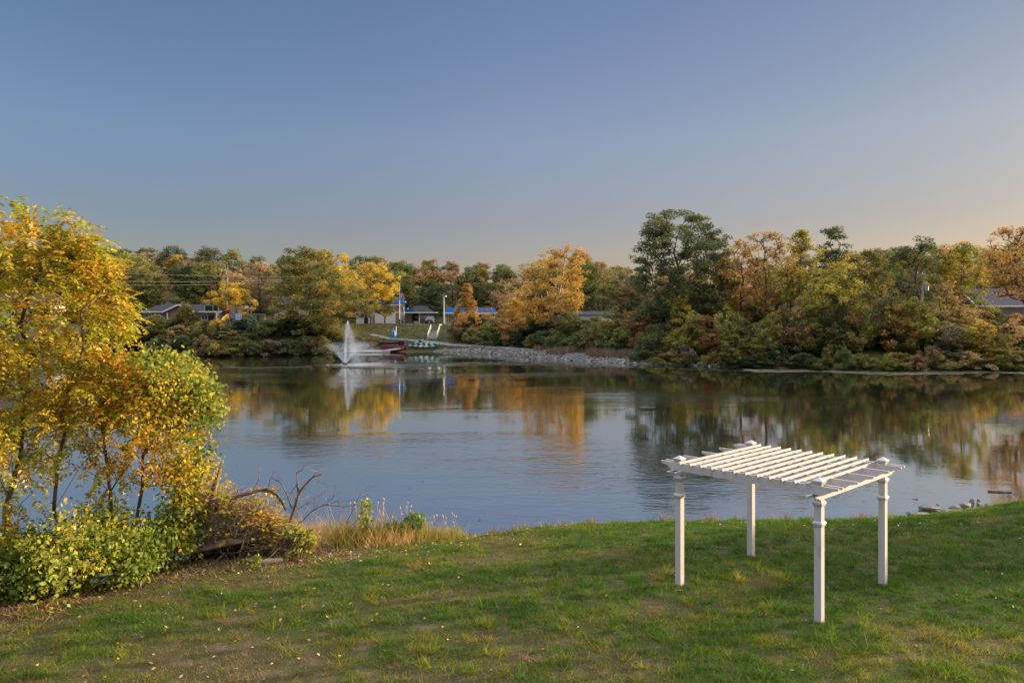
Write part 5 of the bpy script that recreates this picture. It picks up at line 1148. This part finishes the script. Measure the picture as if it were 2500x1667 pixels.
# ------------------------------------------------------------------ weeds on the near shore
def shorepos(px, d):
    x = 0
    for _ in range(10): Y = float(nshore(x)) - d; x = ax(px, Y)
    return x, Y
def shore_arr(pxs, d):
    x = np.zeros(len(pxs))
    for _ in range(12): Y = nshore(x) - d; x = (pxs - 1250) / F * Y
    return x, Y
M_WEED = ramp_mat('dry_weeds', [(0, (.12, .14, .03)), (.3, (.22, .20, .04)), (.6, (.44, .27, .07)), (1, (.52, .35, .18))], .35)
n = 12000; pxs = np.concatenate([rng.normal(870, 120, n * 2 // 3), rng.uniform(640, 1130, n // 3)]); d = np.abs(rng.normal(.25, .45, len(pxs))) - .1; x, y = shore_arr(pxs, d); ok = (pxs > 610) & (pxs < 1150); x, y, pxs = x[ok], y[ok], pxs[ok]; n = len(x)
hh = rng.gamma(5, .085, n) * np.interp(pxs, [610, 700, 900, 1020, 1150], [.6, 1.05, .95, .75, .35])
blades('dry_weeds', np.stack([x, y, lawn_z(x, y)], 1), hh, rng.uniform(.010, .026, n), M_WEED, rng, .5, np.stack([np.clip(fbm(x * 1.3, y * 1.3, 61) * 1.3 - .15 + rng.normal(0, .15, n), 0, 1), rng.uniform(size=n), x * 0], 1), 'golden dry weeds along the near shore right of the brush heap', 'weeds')
# foxtail seed heads
mbv, mbf = [], []; n = 46; pxs = np.concatenate([rng.normal(945, 60, 32), rng.uniform(1000, 1130, 14)]); x, y = shore_arr(pxs, np.zeros(46) + .1); SH = MB()
for i in range(46):
    z0 = lz(x[i], y[i]); h_ = rng.uniform(.55, 1.15) * (1 if pxs[i] < 1020 else .6); lx = rng.normal(0, .14); top = Vector((x[i] + lx, y[i] + rng.normal(0, .1), z0 + h_))
    SH.tube([(x[i], y[i], z0), (x[i] + lx * .3, y[i], z0 + h_ * .6), top], .005, 4, smooth=False)
    dr_ = Vector((rng.normal(0, .03), 0, rng.uniform(.05, .1))); SH.tube([top, top + dr_ * .4, top + dr_], [.010, .020, .006], 6)
tag(SH.build('foxtail_grass', mat('seed_heads', (.62, .44, .30), (.5, .34, .22), 20, .8)), 'thin foxtail stalks with pale seed heads in front of the water', 'grass', kind='stuff')
# low tufts along the rest of the shore
M_TUFT = ramp_mat('shore_tufts', [(0, (.10, .05, .05)), (.4, (.16, .12, .04)), (.75, (.30, .20, .09)), (1, (.36, .18, .15))], .3)
n = 5200; pxs = rng.uniform(1100, 2520, n); x, y = shore_arr(pxs, np.abs(rng.normal(0, .14, n)) - .05); k = fbm(pxs / 30, pxs * 0, 71, 3); ok = rng.uniform(size=n) < np.clip((k - .35) * 3.2, .05, 1); x, y, k = x[ok], y[ok], k[ok]; n = len(x)
blades('shore_tufts', np.stack([x, y, lawn_z(x, y)], 1), rng.uniform(.05, .3, n) * np.clip(k * 1.7, .3, 1.2), rng.uniform(.008, .018, n), M_TUFT, rng, .35, np.stack([rng.uniform(0, 1, n), rng.uniform(0, 1, n), x * 0], 1), 'short reddish weed tufts along the edge of the lawn above the water', 'weeds')

def frond_leaves(C, D_, L, rng, pairs=6, lf=.11, droop=.35):
    """pinnate leaf: pairs of leaflets along an arching midrib. C bases, D_ directions, L lengths"""
    n = len(C); D_ = D_ / np.linalg.norm(D_, axis=1)[:, None]; up = np.tile([0, 0, 1.0], (n, 1)); S = np.cross(D_, up); S /= np.maximum(np.linalg.norm(S, axis=1), .1)[:, None]; U = np.cross(S, D_)
    out = []; who = []
    for k in range(pairs):
        f = (k + 1.0) / (pairs + .3)
        base = C + D_ * (L * f)[:, None]; base[:, 2] -= droop * L * f * f
        for sgn in (-1, 1):
            ang = rng.uniform(.9, 1.25, n)[:, None]; dl = D_ * np.cos(ang) + S * (sgn * np.sin(ang)) - U * rng.uniform(.1, .55, n)[:, None]; dl /= np.linalg.norm(dl, axis=1)[:, None]
            l = (lf * (1 - .35 * abs(f - .5)) * rng.uniform(.8, 1.25, n))[:, None]; wv = np.cross(dl, U + rng.normal(0, .35, (n, 3))); wv /= np.maximum(np.linalg.norm(wv, axis=1), .1)[:, None]
            q = np.empty((n, 4, 3)); q[:, 0] = base; q[:, 1] = base + dl * l * .45 + wv * l * .27; q[:, 2] = base + dl * l; q[:, 3] = base + dl * l * .45 - wv * l * .27
            q[:, 2, 2] -= .12 * l[:, 0]; out.append(q); who.append(np.arange(n))
    return np.concatenate(out).reshape(-1, 3), np.concatenate(who)
M_SUM = ramp_mat('sapling_leaves', [(0, (.17, .23, .03)), (.25, (.33, .35, .035)), (.55, (.50, .365, .025)), (.8, (.52, .31, .025)), (1, (.46, .20, .03))], .45, .6, 1.4, .015)
M_VINE = ramp_mat('vine_leaves', [(0, (.08, .14, .03)), (.4, (.17, .24, .04)), (.7, (.36, .33, .045)), (1, (.52, .32, .03))], .45, .6, 1.4, .015)
M_BUSH = ramp_mat('bush_leaves', [(0, (.10, .17, .03)), (.4, (.22, .27, .04)), (.75, (.38, .38, .05)), (1, (.50, .36, .04))], .45, .6, 1.4, .015)

def sapling(label, seed, Y, tr, blobs, ntips, per, m, kind='frond', lf=.115, fl=.50, rtip=.006, rmax=.12, bias=0.0, name='sapling_tree'):
    """tr: trunk as pixels; blobs: (px, py, rx, ry, weight) ellipses the crown fills; everything at distance ~Y in true 3D"""
    rng = np.random.default_rng(seed); T = [np.array(at(p, q, Y)) for p, q in tr]; b0 = T[0].copy(); gz = lz(b0[0], b0[1]); b0[2] = gz
    root = thing(name, label, 'tree', b0, 0, 'yellow saplings on the near left shore'); T[0][2] = gz - .2
    T = [p - b0 for p in T]; 
    dv = rng.normal(0, .12, len(T)); 
    for i in range(1, len(T)): T[i][1] += dv[i] * i * .4
    W_ = np.array([b[4] for b in blobs], float); W_ /= W_.sum(); tips = []
    for _ in range(ntips):
        b = blobs[rng.choice(len(blobs), p=W_)]; a = rng.uniform(0, 6.283); r = rng.uniform(0, 1) ** .5
        dy = rng.normal(0, .75); p = np.array(at(b[0] + b[2] * r * math.cos(a), b[1] + b[3] * r * math.sin(a), Y)) - b0; p[1] += dy * min(1.6, b[2] / F * Y * .9 + .3); tips.append(p)
    tips = np.array(tips); wood = grow(T, tips, rtip, rmax, .5, 5, .07, rng); wood.build('trunk', M_TWIG, root)
    idx = np.repeat(np.arange(ntips), per); n = len(idx); C = tips[idx] + rng.normal(0, .14, (n, 3))
    axis = np.array(T); j = np.argmin(np.linalg.norm(C[:, None, :2] - axis[None, :, :2], axis=2), axis=1); D_ = C - axis[j]; D_[:, 2] *= .3; D_ = D_ / np.maximum(np.linalg.norm(D_, axis=1), .2)[:, None] + rng.normal(0, .55, (n, 3)); D_[:, 2] += .15
    tc = np.clip(rng.beta(2.2, 2.2, ntips) + bias, 0, 1)
    if kind == 'frond':
        V, who = frond_leaves(C, D_, fl * rng.uniform(.6, 1.2, n), rng, 6, lf); tt_ = tc[idx][who]
    else:
        k = 7; C2 = np.repeat(C, k, axis=0) + rng.normal(0, .13, (n * k, 3)); a = rng.normal(size=(n * k, 3)); a[:, 2] -= .4; a /= np.linalg.norm(a, axis=1)[:, None]; wv = np.cross(a, rng.normal(size=(n * k, 3))); wv /= np.maximum(np.linalg.norm(wv, axis=1), .1)[:, None]; l = (lf * rng.uniform(.6, 1.3, n * k))[:, None]
        q = np.empty((n * k, 4, 3)); q[:, 0] = C2; q[:, 1] = C2 + a * l * .4 + wv * l * .36; q[:, 2] = C2 + a * l; q[:, 3] = C2 + a * l * .4 - wv * l * .36; V = q.reshape(-1, 3); tt_ = np.repeat(tc[idx], k)
    m_ = len(V) // 4; tint = np.stack([np.clip(tt_ + rng.normal(0, .10, m_), 0, 1), rng.uniform(0, 1, m_), tt_], 1)
    np_obj('foliage', np_mesh('foliage', V, np.arange(m_ * 4).reshape(-1, 4), m, np.repeat(tint, 4, axis=0)), root)
    return root
sapling('tallest yellow sapling tree with feathery leaves at the left edge of the photo', 501, 18.3, [(17, 1445), (15, 1333), (13, 1245), (33, 1180), (42, 1110), (48, 1000), (56, 864), (58, 800), (75, 730), (85, 640), (105, 550)],
        [(95, 580, 60, 28, 2.2), (140, 622, 55, 36, 2.4), (60, 640, 70, 80, 3), (185, 650, 60, 45, 2), (80, 780, 100, 80, 3), (60, 930, 90, 80, 3), (40, 1080, 70, 90, 1.6), (185, 590, 14, 10, .3), (108, 512, 6, 8, .2), (128, 528, 8, 8, .25), (165, 548, 8, 6, .2), (212, 585, 6, 6, .2), (228, 600, 6, 6, .2), (60, 535, 8, 6, .2), (20, 545, 10, 8, .3), (245, 635, 6, 6, .2)], 200, 5, M_SUM, rmax=.10)
sapling('yellow sapling tree with thin pale stems leaning right beside the tallest one', 502, 18.6, [(165, 1440), (165, 1330), (134, 1245), (150, 1130), (165, 1060), (180, 1000), (212, 850), (240, 760), (285, 690)],
        [(235, 675, 42, 30, 2), (245, 770, 40, 45, 2.3), (210, 780, 70, 60, 2.5), (170, 900, 80, 70, 3), (170, 1030, 80, 80, 2.3), (280, 690, 8, 8, .35), (298, 735, 8, 6, .3), (265, 640, 8, 6, .3), (300, 780, 6, 5, .25)], 140, 5, M_SUM, rmax=.07)
sapling('dark stemmed golden sapling tree in the middle of the left thicket', 503, 18.9, [(285, 1430), (281, 1290), (274, 1200), (260, 1110), (253, 1060), (243, 990), (262, 900)],
        [(255, 890, 60, 50, 2.4), (300, 950, 60, 55, 3), (210, 1000, 70, 70, 2.2), (290, 1070, 70, 70, 1.6), (250, 1160, 70, 60, .8)], 130, 5, M_SUM, rmax=.075, bias=.06)
sapling('slender orange yellow sapling tree with a forked stem right of the dark stemmed one', 504, 19.1, [(330, 1430), (330, 1290), (341, 1190), (356, 1110), (373, 1055), (395, 960), (415, 900)],
        [(385, 930, 60, 35, 2.4), (360, 1010, 60, 60, 3), (425, 1030, 55, 65, 3), (440, 1150, 50, 65, 2.5), (350, 1130, 60, 70, 1.5)], 135, 5, M_SUM, rmax=.05, bias=.10, kind='simple', lf=.10)
sapling('sapling tree wound with green heart leaved vines at the right end of the thicket', 505, 19.6, [(425, 1400), (425, 1280), (430, 1180), (445, 1050), (455, 950), (440, 890)],
        [(435, 915, 45, 22, 1.6), (485, 965, 28, 38, 2.2), (475, 1060, 25, 60, 2), (462, 1180, 32, 75, 2.6), (445, 1290, 38, 50, 2.4), (385, 885, 45, 18, 1.0), (410, 1335, 30, 30, 1.2), (505, 985, 15, 25, .6)], 175, 7, M_VINE, kind='simple', lf=.12, rmax=.09)
sapling('thin yellow sapling tree cut by the left edge of the photo', 506, 17.6, [(-60, 1470), (-60, 1300), (-70, 1100), (-60, 900), (-50, 700), (-40, 600)],
        [(-40, 640, 90, 100, 3), (-60, 850, 110, 120, 3), (-40, 1080, 110, 110, 3), (0, 1260, 60, 80, 1)], 200, 5, M_SUM, rmax=.07)
# young green saplings in front
for i, (px0, Yb_, lab, cx, cy, rx, ry, nt) in enumerate(((90, 17.4, 'low yellow green broadleaf bush at the far left foot of the thicket', 35, 1385, 90, 50, 120), (215, 17.9, 'bright lime broadleaf bush below the thin stems of the thicket', 215, 1325, 80, 82, 150), (330, 18.5, 'yellow green broadleaf bush beside the vine wound sapling', 350, 1340, 50, 50, 80))):
    o = sapling(lab, 520 + i, Yb_, [(px0, cy + ry + 10), (px0 + 4, cy + 20), (px0 + 8, cy - ry * .6)], [(cx, cy, rx, ry, 3), (cx - rx * .3, cy + ry * .4, rx * .8, ry * .5, 1)], nt, 8, M_BUSH, kind='simple', lf=.11, rmax=.03, bias=(-.28, .10, -.05)[i], name='broadleaf_bush')
    tag(o, cat='bush', group='green bushes at the foot of the thicket')

# ------------------------------------------------------------------ brush heap
YB = 20.2
M_LOG = mat('rotten_log', (.30, .21, .14), (.08, .055, .04), 7, .95, .9, 22, stretch=(.25, 1, 1)); M_LOGIN = mat('log_hollow', (.045, .03, .022), (.02, .014, .01), 5, .95, .5)
def B(px, py, dy=0.0): return at(px, py, YB + dy)
a = B(462, 1362, -.6); b = B(632, 1330, -.2); L = (b - a).length; t = thing('hollow_log', 'big rotten hollow log lying open side down in the brush heap', 'log', (a + b) / 2)
dr_ = (b - a).normalized(); sd_ = dr_.cross(Vector((0, 0, 1))).normalized(); upv = sd_.cross(dr_)
if upv.z < 0: upv = -upv
rg = np.random.default_rng(88); mbo, mbi = MB(), MB(); ro, ri = [], []
for i in range(14):
    f = i / 13; c = dr_ * ((f - .5) * L); R0 = .40 * (1 - .25 * abs(f - .55) * 2) + rg.normal(0, .012); row = []; rin = []
    for k in range(15):
        an = math.pi * (.30 + .78 * k / 14); rr_ = R0 * (1 + .10 * math.sin(k * 2.3 + f * 3) + .06 * math.sin(k * 5 + f * 9) + rg.normal(0, .025)); row.append(c + sd_ * math.cos(an) * rr_ + upv * math.sin(an) * rr_ * .95 - Vector((0, 0, .1))); rin.append(c + sd_ * math.cos(an) * (rr_ - .07) + upv * math.sin(an) * (rr_ - .07) * .95 - Vector((0, 0, .1)))
    ro.append(row); ri.append(rin)
mbo.loft(ro, caps=False, closed=False); 
for e in (0, -1): mbo.add(ro[e] + ri[e], [(k, k + 1, 15 + k + 1, 15 + k) for k in range(14)])
for k in (0, 14): mbo.add([r[k] for r in ro] + [r[k] for r in ri], [(i, i + 1, 14 + i + 1, 14 + i) for i in range(13)])
mbo.build('bark_shell', M_LOG, t); mbi.loft(ri, caps=False, closed=False); mbi.build('hollow', M_LOGIN, t)
def limb(name, label, cat, pts, rad, m, twigs=0, seed=1, tr=.012, tl=.5, sides=8):
    p0 = Vector(pts[0]); t = thing(name, label, cat, p0); mb = MB()
    q = [Vector(p) - p0 for p in pts]; mb.tube(q, rad, sides); mb.build('stem', m, t)
    r = np.random.default_rng(seed); 
    for i in range(twigs):
        s = r.integers(1, len(q)); f = r.uniform(); p = q[s - 1].lerp(q[s], f); dv = Vector(r.normal(0, 1, 3)) * .5 + Vector((.5, 0, .5)); dv.normalize(); l = tl * r.uniform(.5, 1.4); e1 = p + dv * l * .5 + Vector(r.normal(0, .05, 3)); e2 = p + dv * l + Vector(r.normal(0, .1, 3))
        mb = MB(); mb.tube([p, e1, e2], [tr, tr * .7, tr * .3], 5); k = e1 + Vector(r.normal(0, .15, 3)) + dv * .15; mb.tube([e1, k], [tr * .6, tr * .25], 4); mb.build('twig', m, t)
    return t
limb('broken_trunk', 'splintered pale tree stump leaning out of the vine leaves', 'trunk', [B(508, 1350, -.2), B(516, 1235, -.2), B(526, 1180, -.2), B(539, 1138, -.2)], [.13, .10, .07, .015], mat('splintered_wood', (.30, .215, .15), (.15, .10, .065), 4, .9, .6, 16, stretch=(1, 1, .2)))
limb('fallen_trunk', 'mossy fallen trunk lying across the brush heap towards the water', 'trunk', [B(500, 1258), B(545, 1226), B(590, 1208), B(653, 1192)], [.08, .07, .055, .035], M_LOG, 7, 3, .02, .55)
limb('drooping_branch', 'dark bent branch drooping from the end of the fallen trunk', 'branch', [B(648, 1193), B(675, 1206), B(688, 1224), B(698, 1246)], [.05, .045, .035, .02], M_BARK, 4, 4, .012, .4)
limb('forked_branch', 'bare forked dead branch standing up at the right of the brush heap', 'branch', [B(704, 1285), B(712, 1262), B(721, 1235), B(730, 1203), B(746, 1182), B(763, 1165), B(787, 1157)], [.055, .048, .044, .038, .03, .022, .010], M_TWIG, 9, 6, .012, .6)
limb('forked_branch', 'short upright prong beside the forked dead branch', 'branch', [B(729, 1205), B(726, 1188), B(726, 1172), B(724, 1152)], [.03, .026, .02, .009], M_TWIG, 3, 7, .01, .5)
limb('dead_twigs', 'thin bare twigs reaching over the water from the brush heap', 'branch', [B(735, 1275), B(760, 1248), B(790, 1232), B(840, 1236), B(905, 1228)], [.02, .016, .012, .008, .003], M_TWIG, 10, 8, .008, .7)
limb('dead_twigs', 'bare twig sprig standing among the dry weeds', 'branch', [B(845, 1278, .8), B(862, 1245, .8), B(872, 1220, .8), B(886, 1196, .8)], [.014, .01, .008, .003], M_TWIG, 7, 9, .006, .4)
limb('dead_twigs', 'long thin curved twig arching above the brush heap', 'branch', [B(712, 1240), B(700, 1205), B(685, 1178), B(662, 1166)], [.02, .016, .012, .005], M_TWIG, 4, 10, .008, .4)
limb('driftwood_log', 'weathered grey driftwood log lying on the lawn in front of the brush heap', 'log', [at(607, 1368, 19.3), at(632, 1378, 19.2), at(655, 1372, 19.2), at(690, 1366, 19.3)], [.05, .10, .10, .05], mat('driftwood', (.34, .27, .21), (.16, .12, .09), 4, .9, .5, 16, stretch=(.3, 1, 1)))
limb('bare_sapling', 'thin bare stem leaning in front of the hollow log', 'branch', [at(582, 1368, 19.0), at(590, 1335, 19.0), at(603, 1296, 19.0)], [.018, .014, .006], M_TWIG, 3, 12, .006, .25)
limb('bare_sapling', 'thin upright stem at the right end of the brush heap', 'branch', [at(729, 1385, 19.2), at(728, 1350, 19.2), at(728, 1310, 19.2)], [.016, .012, .006], M_TWIG, 2, 13, .006, .25)
# twig tangle
r = np.random.default_rng(5); mb = MB()
for i in range(1500):
    px_, py_ = r.uniform(470, 760), 0; hgt_ = np.interp(px_, [470, 560, 650, 760], [175, 150, 105, 40]); py_ = 1345 - r.uniform(0, 1) ** 1.4 * hgt_ + r.uniform(-10, 10); p = B(px_, py_, r.uniform(-.6, .8)); dv = Vector((r.normal(0, 1), r.normal(0, .6), r.normal(0, .45))); dv.normalize(); l = r.uniform(.25, .8); mid = p + dv * l * .5 + Vector(r.normal(0, .06, 3)); mb.tube([p, mid, p + dv * l], [.009, .007, .002], 4, smooth=False)
tag(mb.build('brush_heap', mat('dead_twig', (.36, .26, .17), (.16, .11, .075), 8, .9)), 'tangle of dead twigs heaped over the hollow log', 'brush', kind='stuff')
n = 4200; px_ = r.uniform(490, 770, n); hg = np.interp(px_, [470, 560, 650, 770], [155, 140, 95, 40]); py_ = 1350 - r.uniform(.12, 1, n) ** 1.1 * hg; Yv = YB + np.abs(r.normal(.15, .4, n))
C = np.stack([(px_ - 1250) / F * Yv, Yv, CAMZ - (py_ - HOR) / F * Yv], 1); C[:, 2] = np.maximum(C[:, 2], lawn_z(C[:, 0], C[:, 1]) + .03); P = C.copy()
blades('brush_grass', P, r.uniform(.10, .32, n), r.uniform(.012, .024, n), M_WEED, r, .9, np.stack([np.clip(r.normal(.62, .22, n), 0, 1), r.uniform(0, 1, n), px_ * 0], 1), 'dry grass and withered vines growing through the brush heap', 'weeds')
n = 3400; px_ = r.uniform(478, 770, n); hg = np.interp(px_, [478, 560, 650, 760], [175, 140, 100, 45]); py_ = 1348 - r.uniform(.05, 1, n) ** .8 * hg; k_ = fbm(px_ / 26, py_ / 26, 91, 3); ok = k_ > .47; px_, py_ = px_[ok], py_[ok]; n = len(px_); Yv = YB + r.normal(.1, .45, n)
C = np.stack([(px_ - 1250) / F * Yv, Yv, CAMZ - (py_ - HOR) / F * Yv], 1); C[:, 2] = np.maximum(C[:, 2], lawn_z(C[:, 0], C[:, 1]) + .05); V, Fq = leaf_quads(C, np.full(n, .12), r, 1, .5)
tag(np_obj('vine_leaves', np_mesh('vine_leaves', V, Fq, M_SUM, np.repeat(np.stack([np.clip(fbm(px_ / 40, py_ / 40, 93) * 1.5 - .3 + r.normal(0, .12, n), 0, 1), r.uniform(0, 1, n), px_ * 0], 1), 4, axis=0))), 'yellow vine leaves scrambling over the brush heap', 'leaves', kind='stuff')
# leafy vines on the heap: separate plants
def weed(label, px, py, Y, h, rr_, m, seed, lf=.11, n=240, name='weed_plant', bias=0.0):
    r = np.random.default_rng(seed); p0 = at(px, py, Y); p0.z = lz(p0.x, p0.y); t = thing(name, label, 'weed', p0, 0, 'leafy weeds on the near shore'); mb = MB()
    for i in range(6): a_ = r.uniform(0, 6.283); mb.tube([(0, 0, -.05), (rr_ * .35 * math.cos(a_), rr_ * .35 * math.sin(a_), h * .55), (rr_ * .7 * math.cos(a_), rr_ * .7 * math.sin(a_), h * .95)], [.012, .009, .004], 4)
    mb.build('stems', M_TWIG, t)
    u = r.uniform(0, 1, n) ** .6; th = r.uniform(0, 6.283, n); q = np.sqrt(r.uniform(0, 1, n)) * rr_ * np.sqrt(np.clip(1 - (u - .35) ** 2 * 1.6, .1, 1)); C = np.stack([q * np.cos(th), q * np.sin(th), u * h], 1)
    a = r.normal(size=(n, 3)); a[:, 2] -= .2; a /= np.linalg.norm(a, axis=1)[:, None]; wv = np.cross(a, r.normal(size=(n, 3))); wv /= np.maximum(np.linalg.norm(wv, axis=1), .1)[:, None]; l = (lf * r.uniform(.6, 1.3, n))[:, None]
    v = np.empty((n, 4, 3)); v[:, 0] = C; v[:, 1] = C + a * l * .4 + wv * l * .3; v[:, 2] = C + a * l; v[:, 3] = C + a * l * .4 - wv * l * .3
    np_obj('leaves', np_mesh('leaves', v.reshape(-1, 3), np.arange(n * 4).reshape(-1, 4), m, np.repeat(np.stack([np.clip(r.beta(2, 2, n) + bias, 0, 1), r.uniform(0, 1, n), u], 1), 4, axis=0)), t)
weed('dark green feathery weed clump at the right end of the dry weeds', 1012, 1330, 22.2, .75, .38, M_VINE, 601, .13, 300, bias=-.3)
weed('low green weed clump left of the feathery one', 962, 1332, 22.0, .5, .42, M_VINE, 602, .14, 240, bias=-.25)
weed('upright yellow green weed sticking up out of the dry weeds', 892, 1330, 21.8, 1.25, .22, M_BUSH, 603, .13, 190)
weed('yellow green vine plant under the forked dead branch', 690, 1320, 20.4, .95, .55, M_BUSH, 604, .12, 420, bias=.1)
weed('yellow leaved vine plant on the middle of the brush heap', 600, 1330, 20.5, 1.5, .65, M_BUSH, 605, .10, 420, bias=.25)
weed('golden leaved vine plant on top of the fallen trunk', 645, 1330, 20.6, 1.75, .55, M_SUM, 606, .10, 380, bias=.1)
weed('small lime weed at the foot of the dry weeds', 778, 1338, 20.8, .35, .18, M_BUSH, 607, .12, 60, bias=.1)
weed('drooping green leaved plant in front of the dry weeds', 735, 1372, 19.6, .75, .35, M_VINE, 608, .13, 200)
weed('yellow leaved plant behind the splintered stump', 545, 1330, 20.7, 2.0, .5, M_SUM, 609, .10, 320)
weed('small green weed on the lawn edge below the brush heap', 610, 1395, 18.9, .28, .3, M_VINE, 610, .12, 90, bias=-.1)
weed('low green weed where the lawn meets the open water', 1105, 1312, 22.7, .25, .3, M_VINE, 611, .09, 90, bias=-.1)

# ------------------------------------------------------------------ stones at the lawn's edge, right
M_SLAB = mat('flat_shore_stone', (.20, .19, .18), (.09, .085, .08), 3, .9, .4, 14)
M_SLABP = mat('pale_shore_stone', (.34, .335, .33), (.2, .195, .19), 3, .9, .4, 14)
def stone(label, px, py, wpx, hpx, seed, m=None, group=None, name='shore_stone'):
    me = rock_mesh(seed, (1, .75, .5)); me.name = 'shore_stone'; me.materials.clear(); me.materials.append(m or M_SLAB)
    Y = (CAMZ - .12) * F / (py - HOR); o = bpy.data.objects.new(name, me); COL.objects.link(o); w = wpx / F * Y; h = max(hpx / F * Y * 1.25, .12)
    z = max(lz(ax(px, Y), Y), -.02); o.location = (ax(px, Y), Y, z + h * .3); o.scale = (w * 1.1, w * .9, h * 2.4); o.rotation_euler = (0, 0, (seed % 7 - 3) * .09); tag(o, label, 'stone', group)
stone('long flat grey slab jutting out into the water right of the pergola', 2268, 1236, 62, 12, 401)
stone('big pale rounded stone on the lawn edge right of the pergola', 2318, 1243, 54, 15, 402, M_SLABP)
stone('pale low stone left of the big pale one', 2255, 1250, 48, 9, 403, M_SLABP)
stone('small dark stone on top of the jutting slab', 2290, 1228, 14, 8, 404)
stone('long dark flat stone at the water right of the pale stones', 2358, 1226, 42, 10, 405)
stone('upright brownish stone at the end of the long dark flat one', 2372, 1220, 14, 13, 406)
stone('dark stone beside the brownish upright one', 2390, 1224, 16, 8, 407)
stone('round dark stone standing in the water near the right edge', 2389, 1214, 9, 6, 408)
stone('greenish flat stone at the far right shore', 2476, 1220, 30, 8, 409)
stone('dark wet stone at the right edge of the photo', 2497, 1222, 22, 7, 410)
stone('dark low stone between the dark shore stones and the greenish one', 2412, 1226, 22, 6, 411)
stone('flat stone behind the pale stones at the waterline', 2330, 1231, 36, 7, 412)
stone('small pointed stone left of the jutting slab', 2183, 1254, 14, 7, 413)
stone('dark reddish stone by the jutting slab', 2222, 1248, 26, 9, 414)
for i, px_ in enumerate((1372, 1420, 1440, 2030, 2070)):
    stone(['small dark stone at the shore left of the pergola', 'grey stone half sunk in the shore grass left of the pergola', 'flat grey stone next to the half sunk one', 'dark stone at the shore behind the near pergola post', 'broad dark stone at the shore under the pergola'][i], px_, [1278, 1273, 1275, 1266, 1264][i], [16, 20, 18, 16, 26][i], [6, 7, 5, 6, 7][i], 420 + i)
limb('floating_branch', 'waterlogged dark branch floating near the right edge', 'branch', [at(2412, 1198, 29.9), at(2440, 1201, 29.8), at(2470, 1203, 29.7)], [.03, .06, .05], M_BARK)
limb('floating_stick', 'dark stick floating on the water right of the pergola', 'branch', [at(2226, 1218, 28.7), at(2241, 1220, 28.6)], [.012, .05], M_BARK)
# dead leaves afloat
n = 130; Yv = rng.uniform(25, 55, n); pv = rng.uniform(500, 2500, n); x = (pv - 1250) / F * Yv; ok = Yv > nshore(x) + 1; x, Yv = x[ok], Yv[ok]; C = np.stack([x, Yv, np.full(len(x), .012)], 1); n = len(x); s = rng.uniform(.03, .10, n); an = rng.uniform(0, 6.28, n); V = np.empty((n, 4, 3))
for k, (p, q) in enumerate(((-1, 0), (0, -.35), (1, 0), (0, .35))): V[:, k] = C; V[:, k, 0] += s * (p * np.cos(an) - q * np.sin(an)); V[:, k, 1] += s * (p * np.sin(an) + q * np.cos(an))
tag(np_obj('floating_leaves', np_mesh('floating_leaves', V.reshape(-1, 3), np.arange(n * 4).reshape(-1, 4), mat('wet_leaf', (.06, .045, .03), (.04, .03, .02), 9, .7))), 'small dead leaves floating on the near half of the pond', 'leaves', kind='stuff')
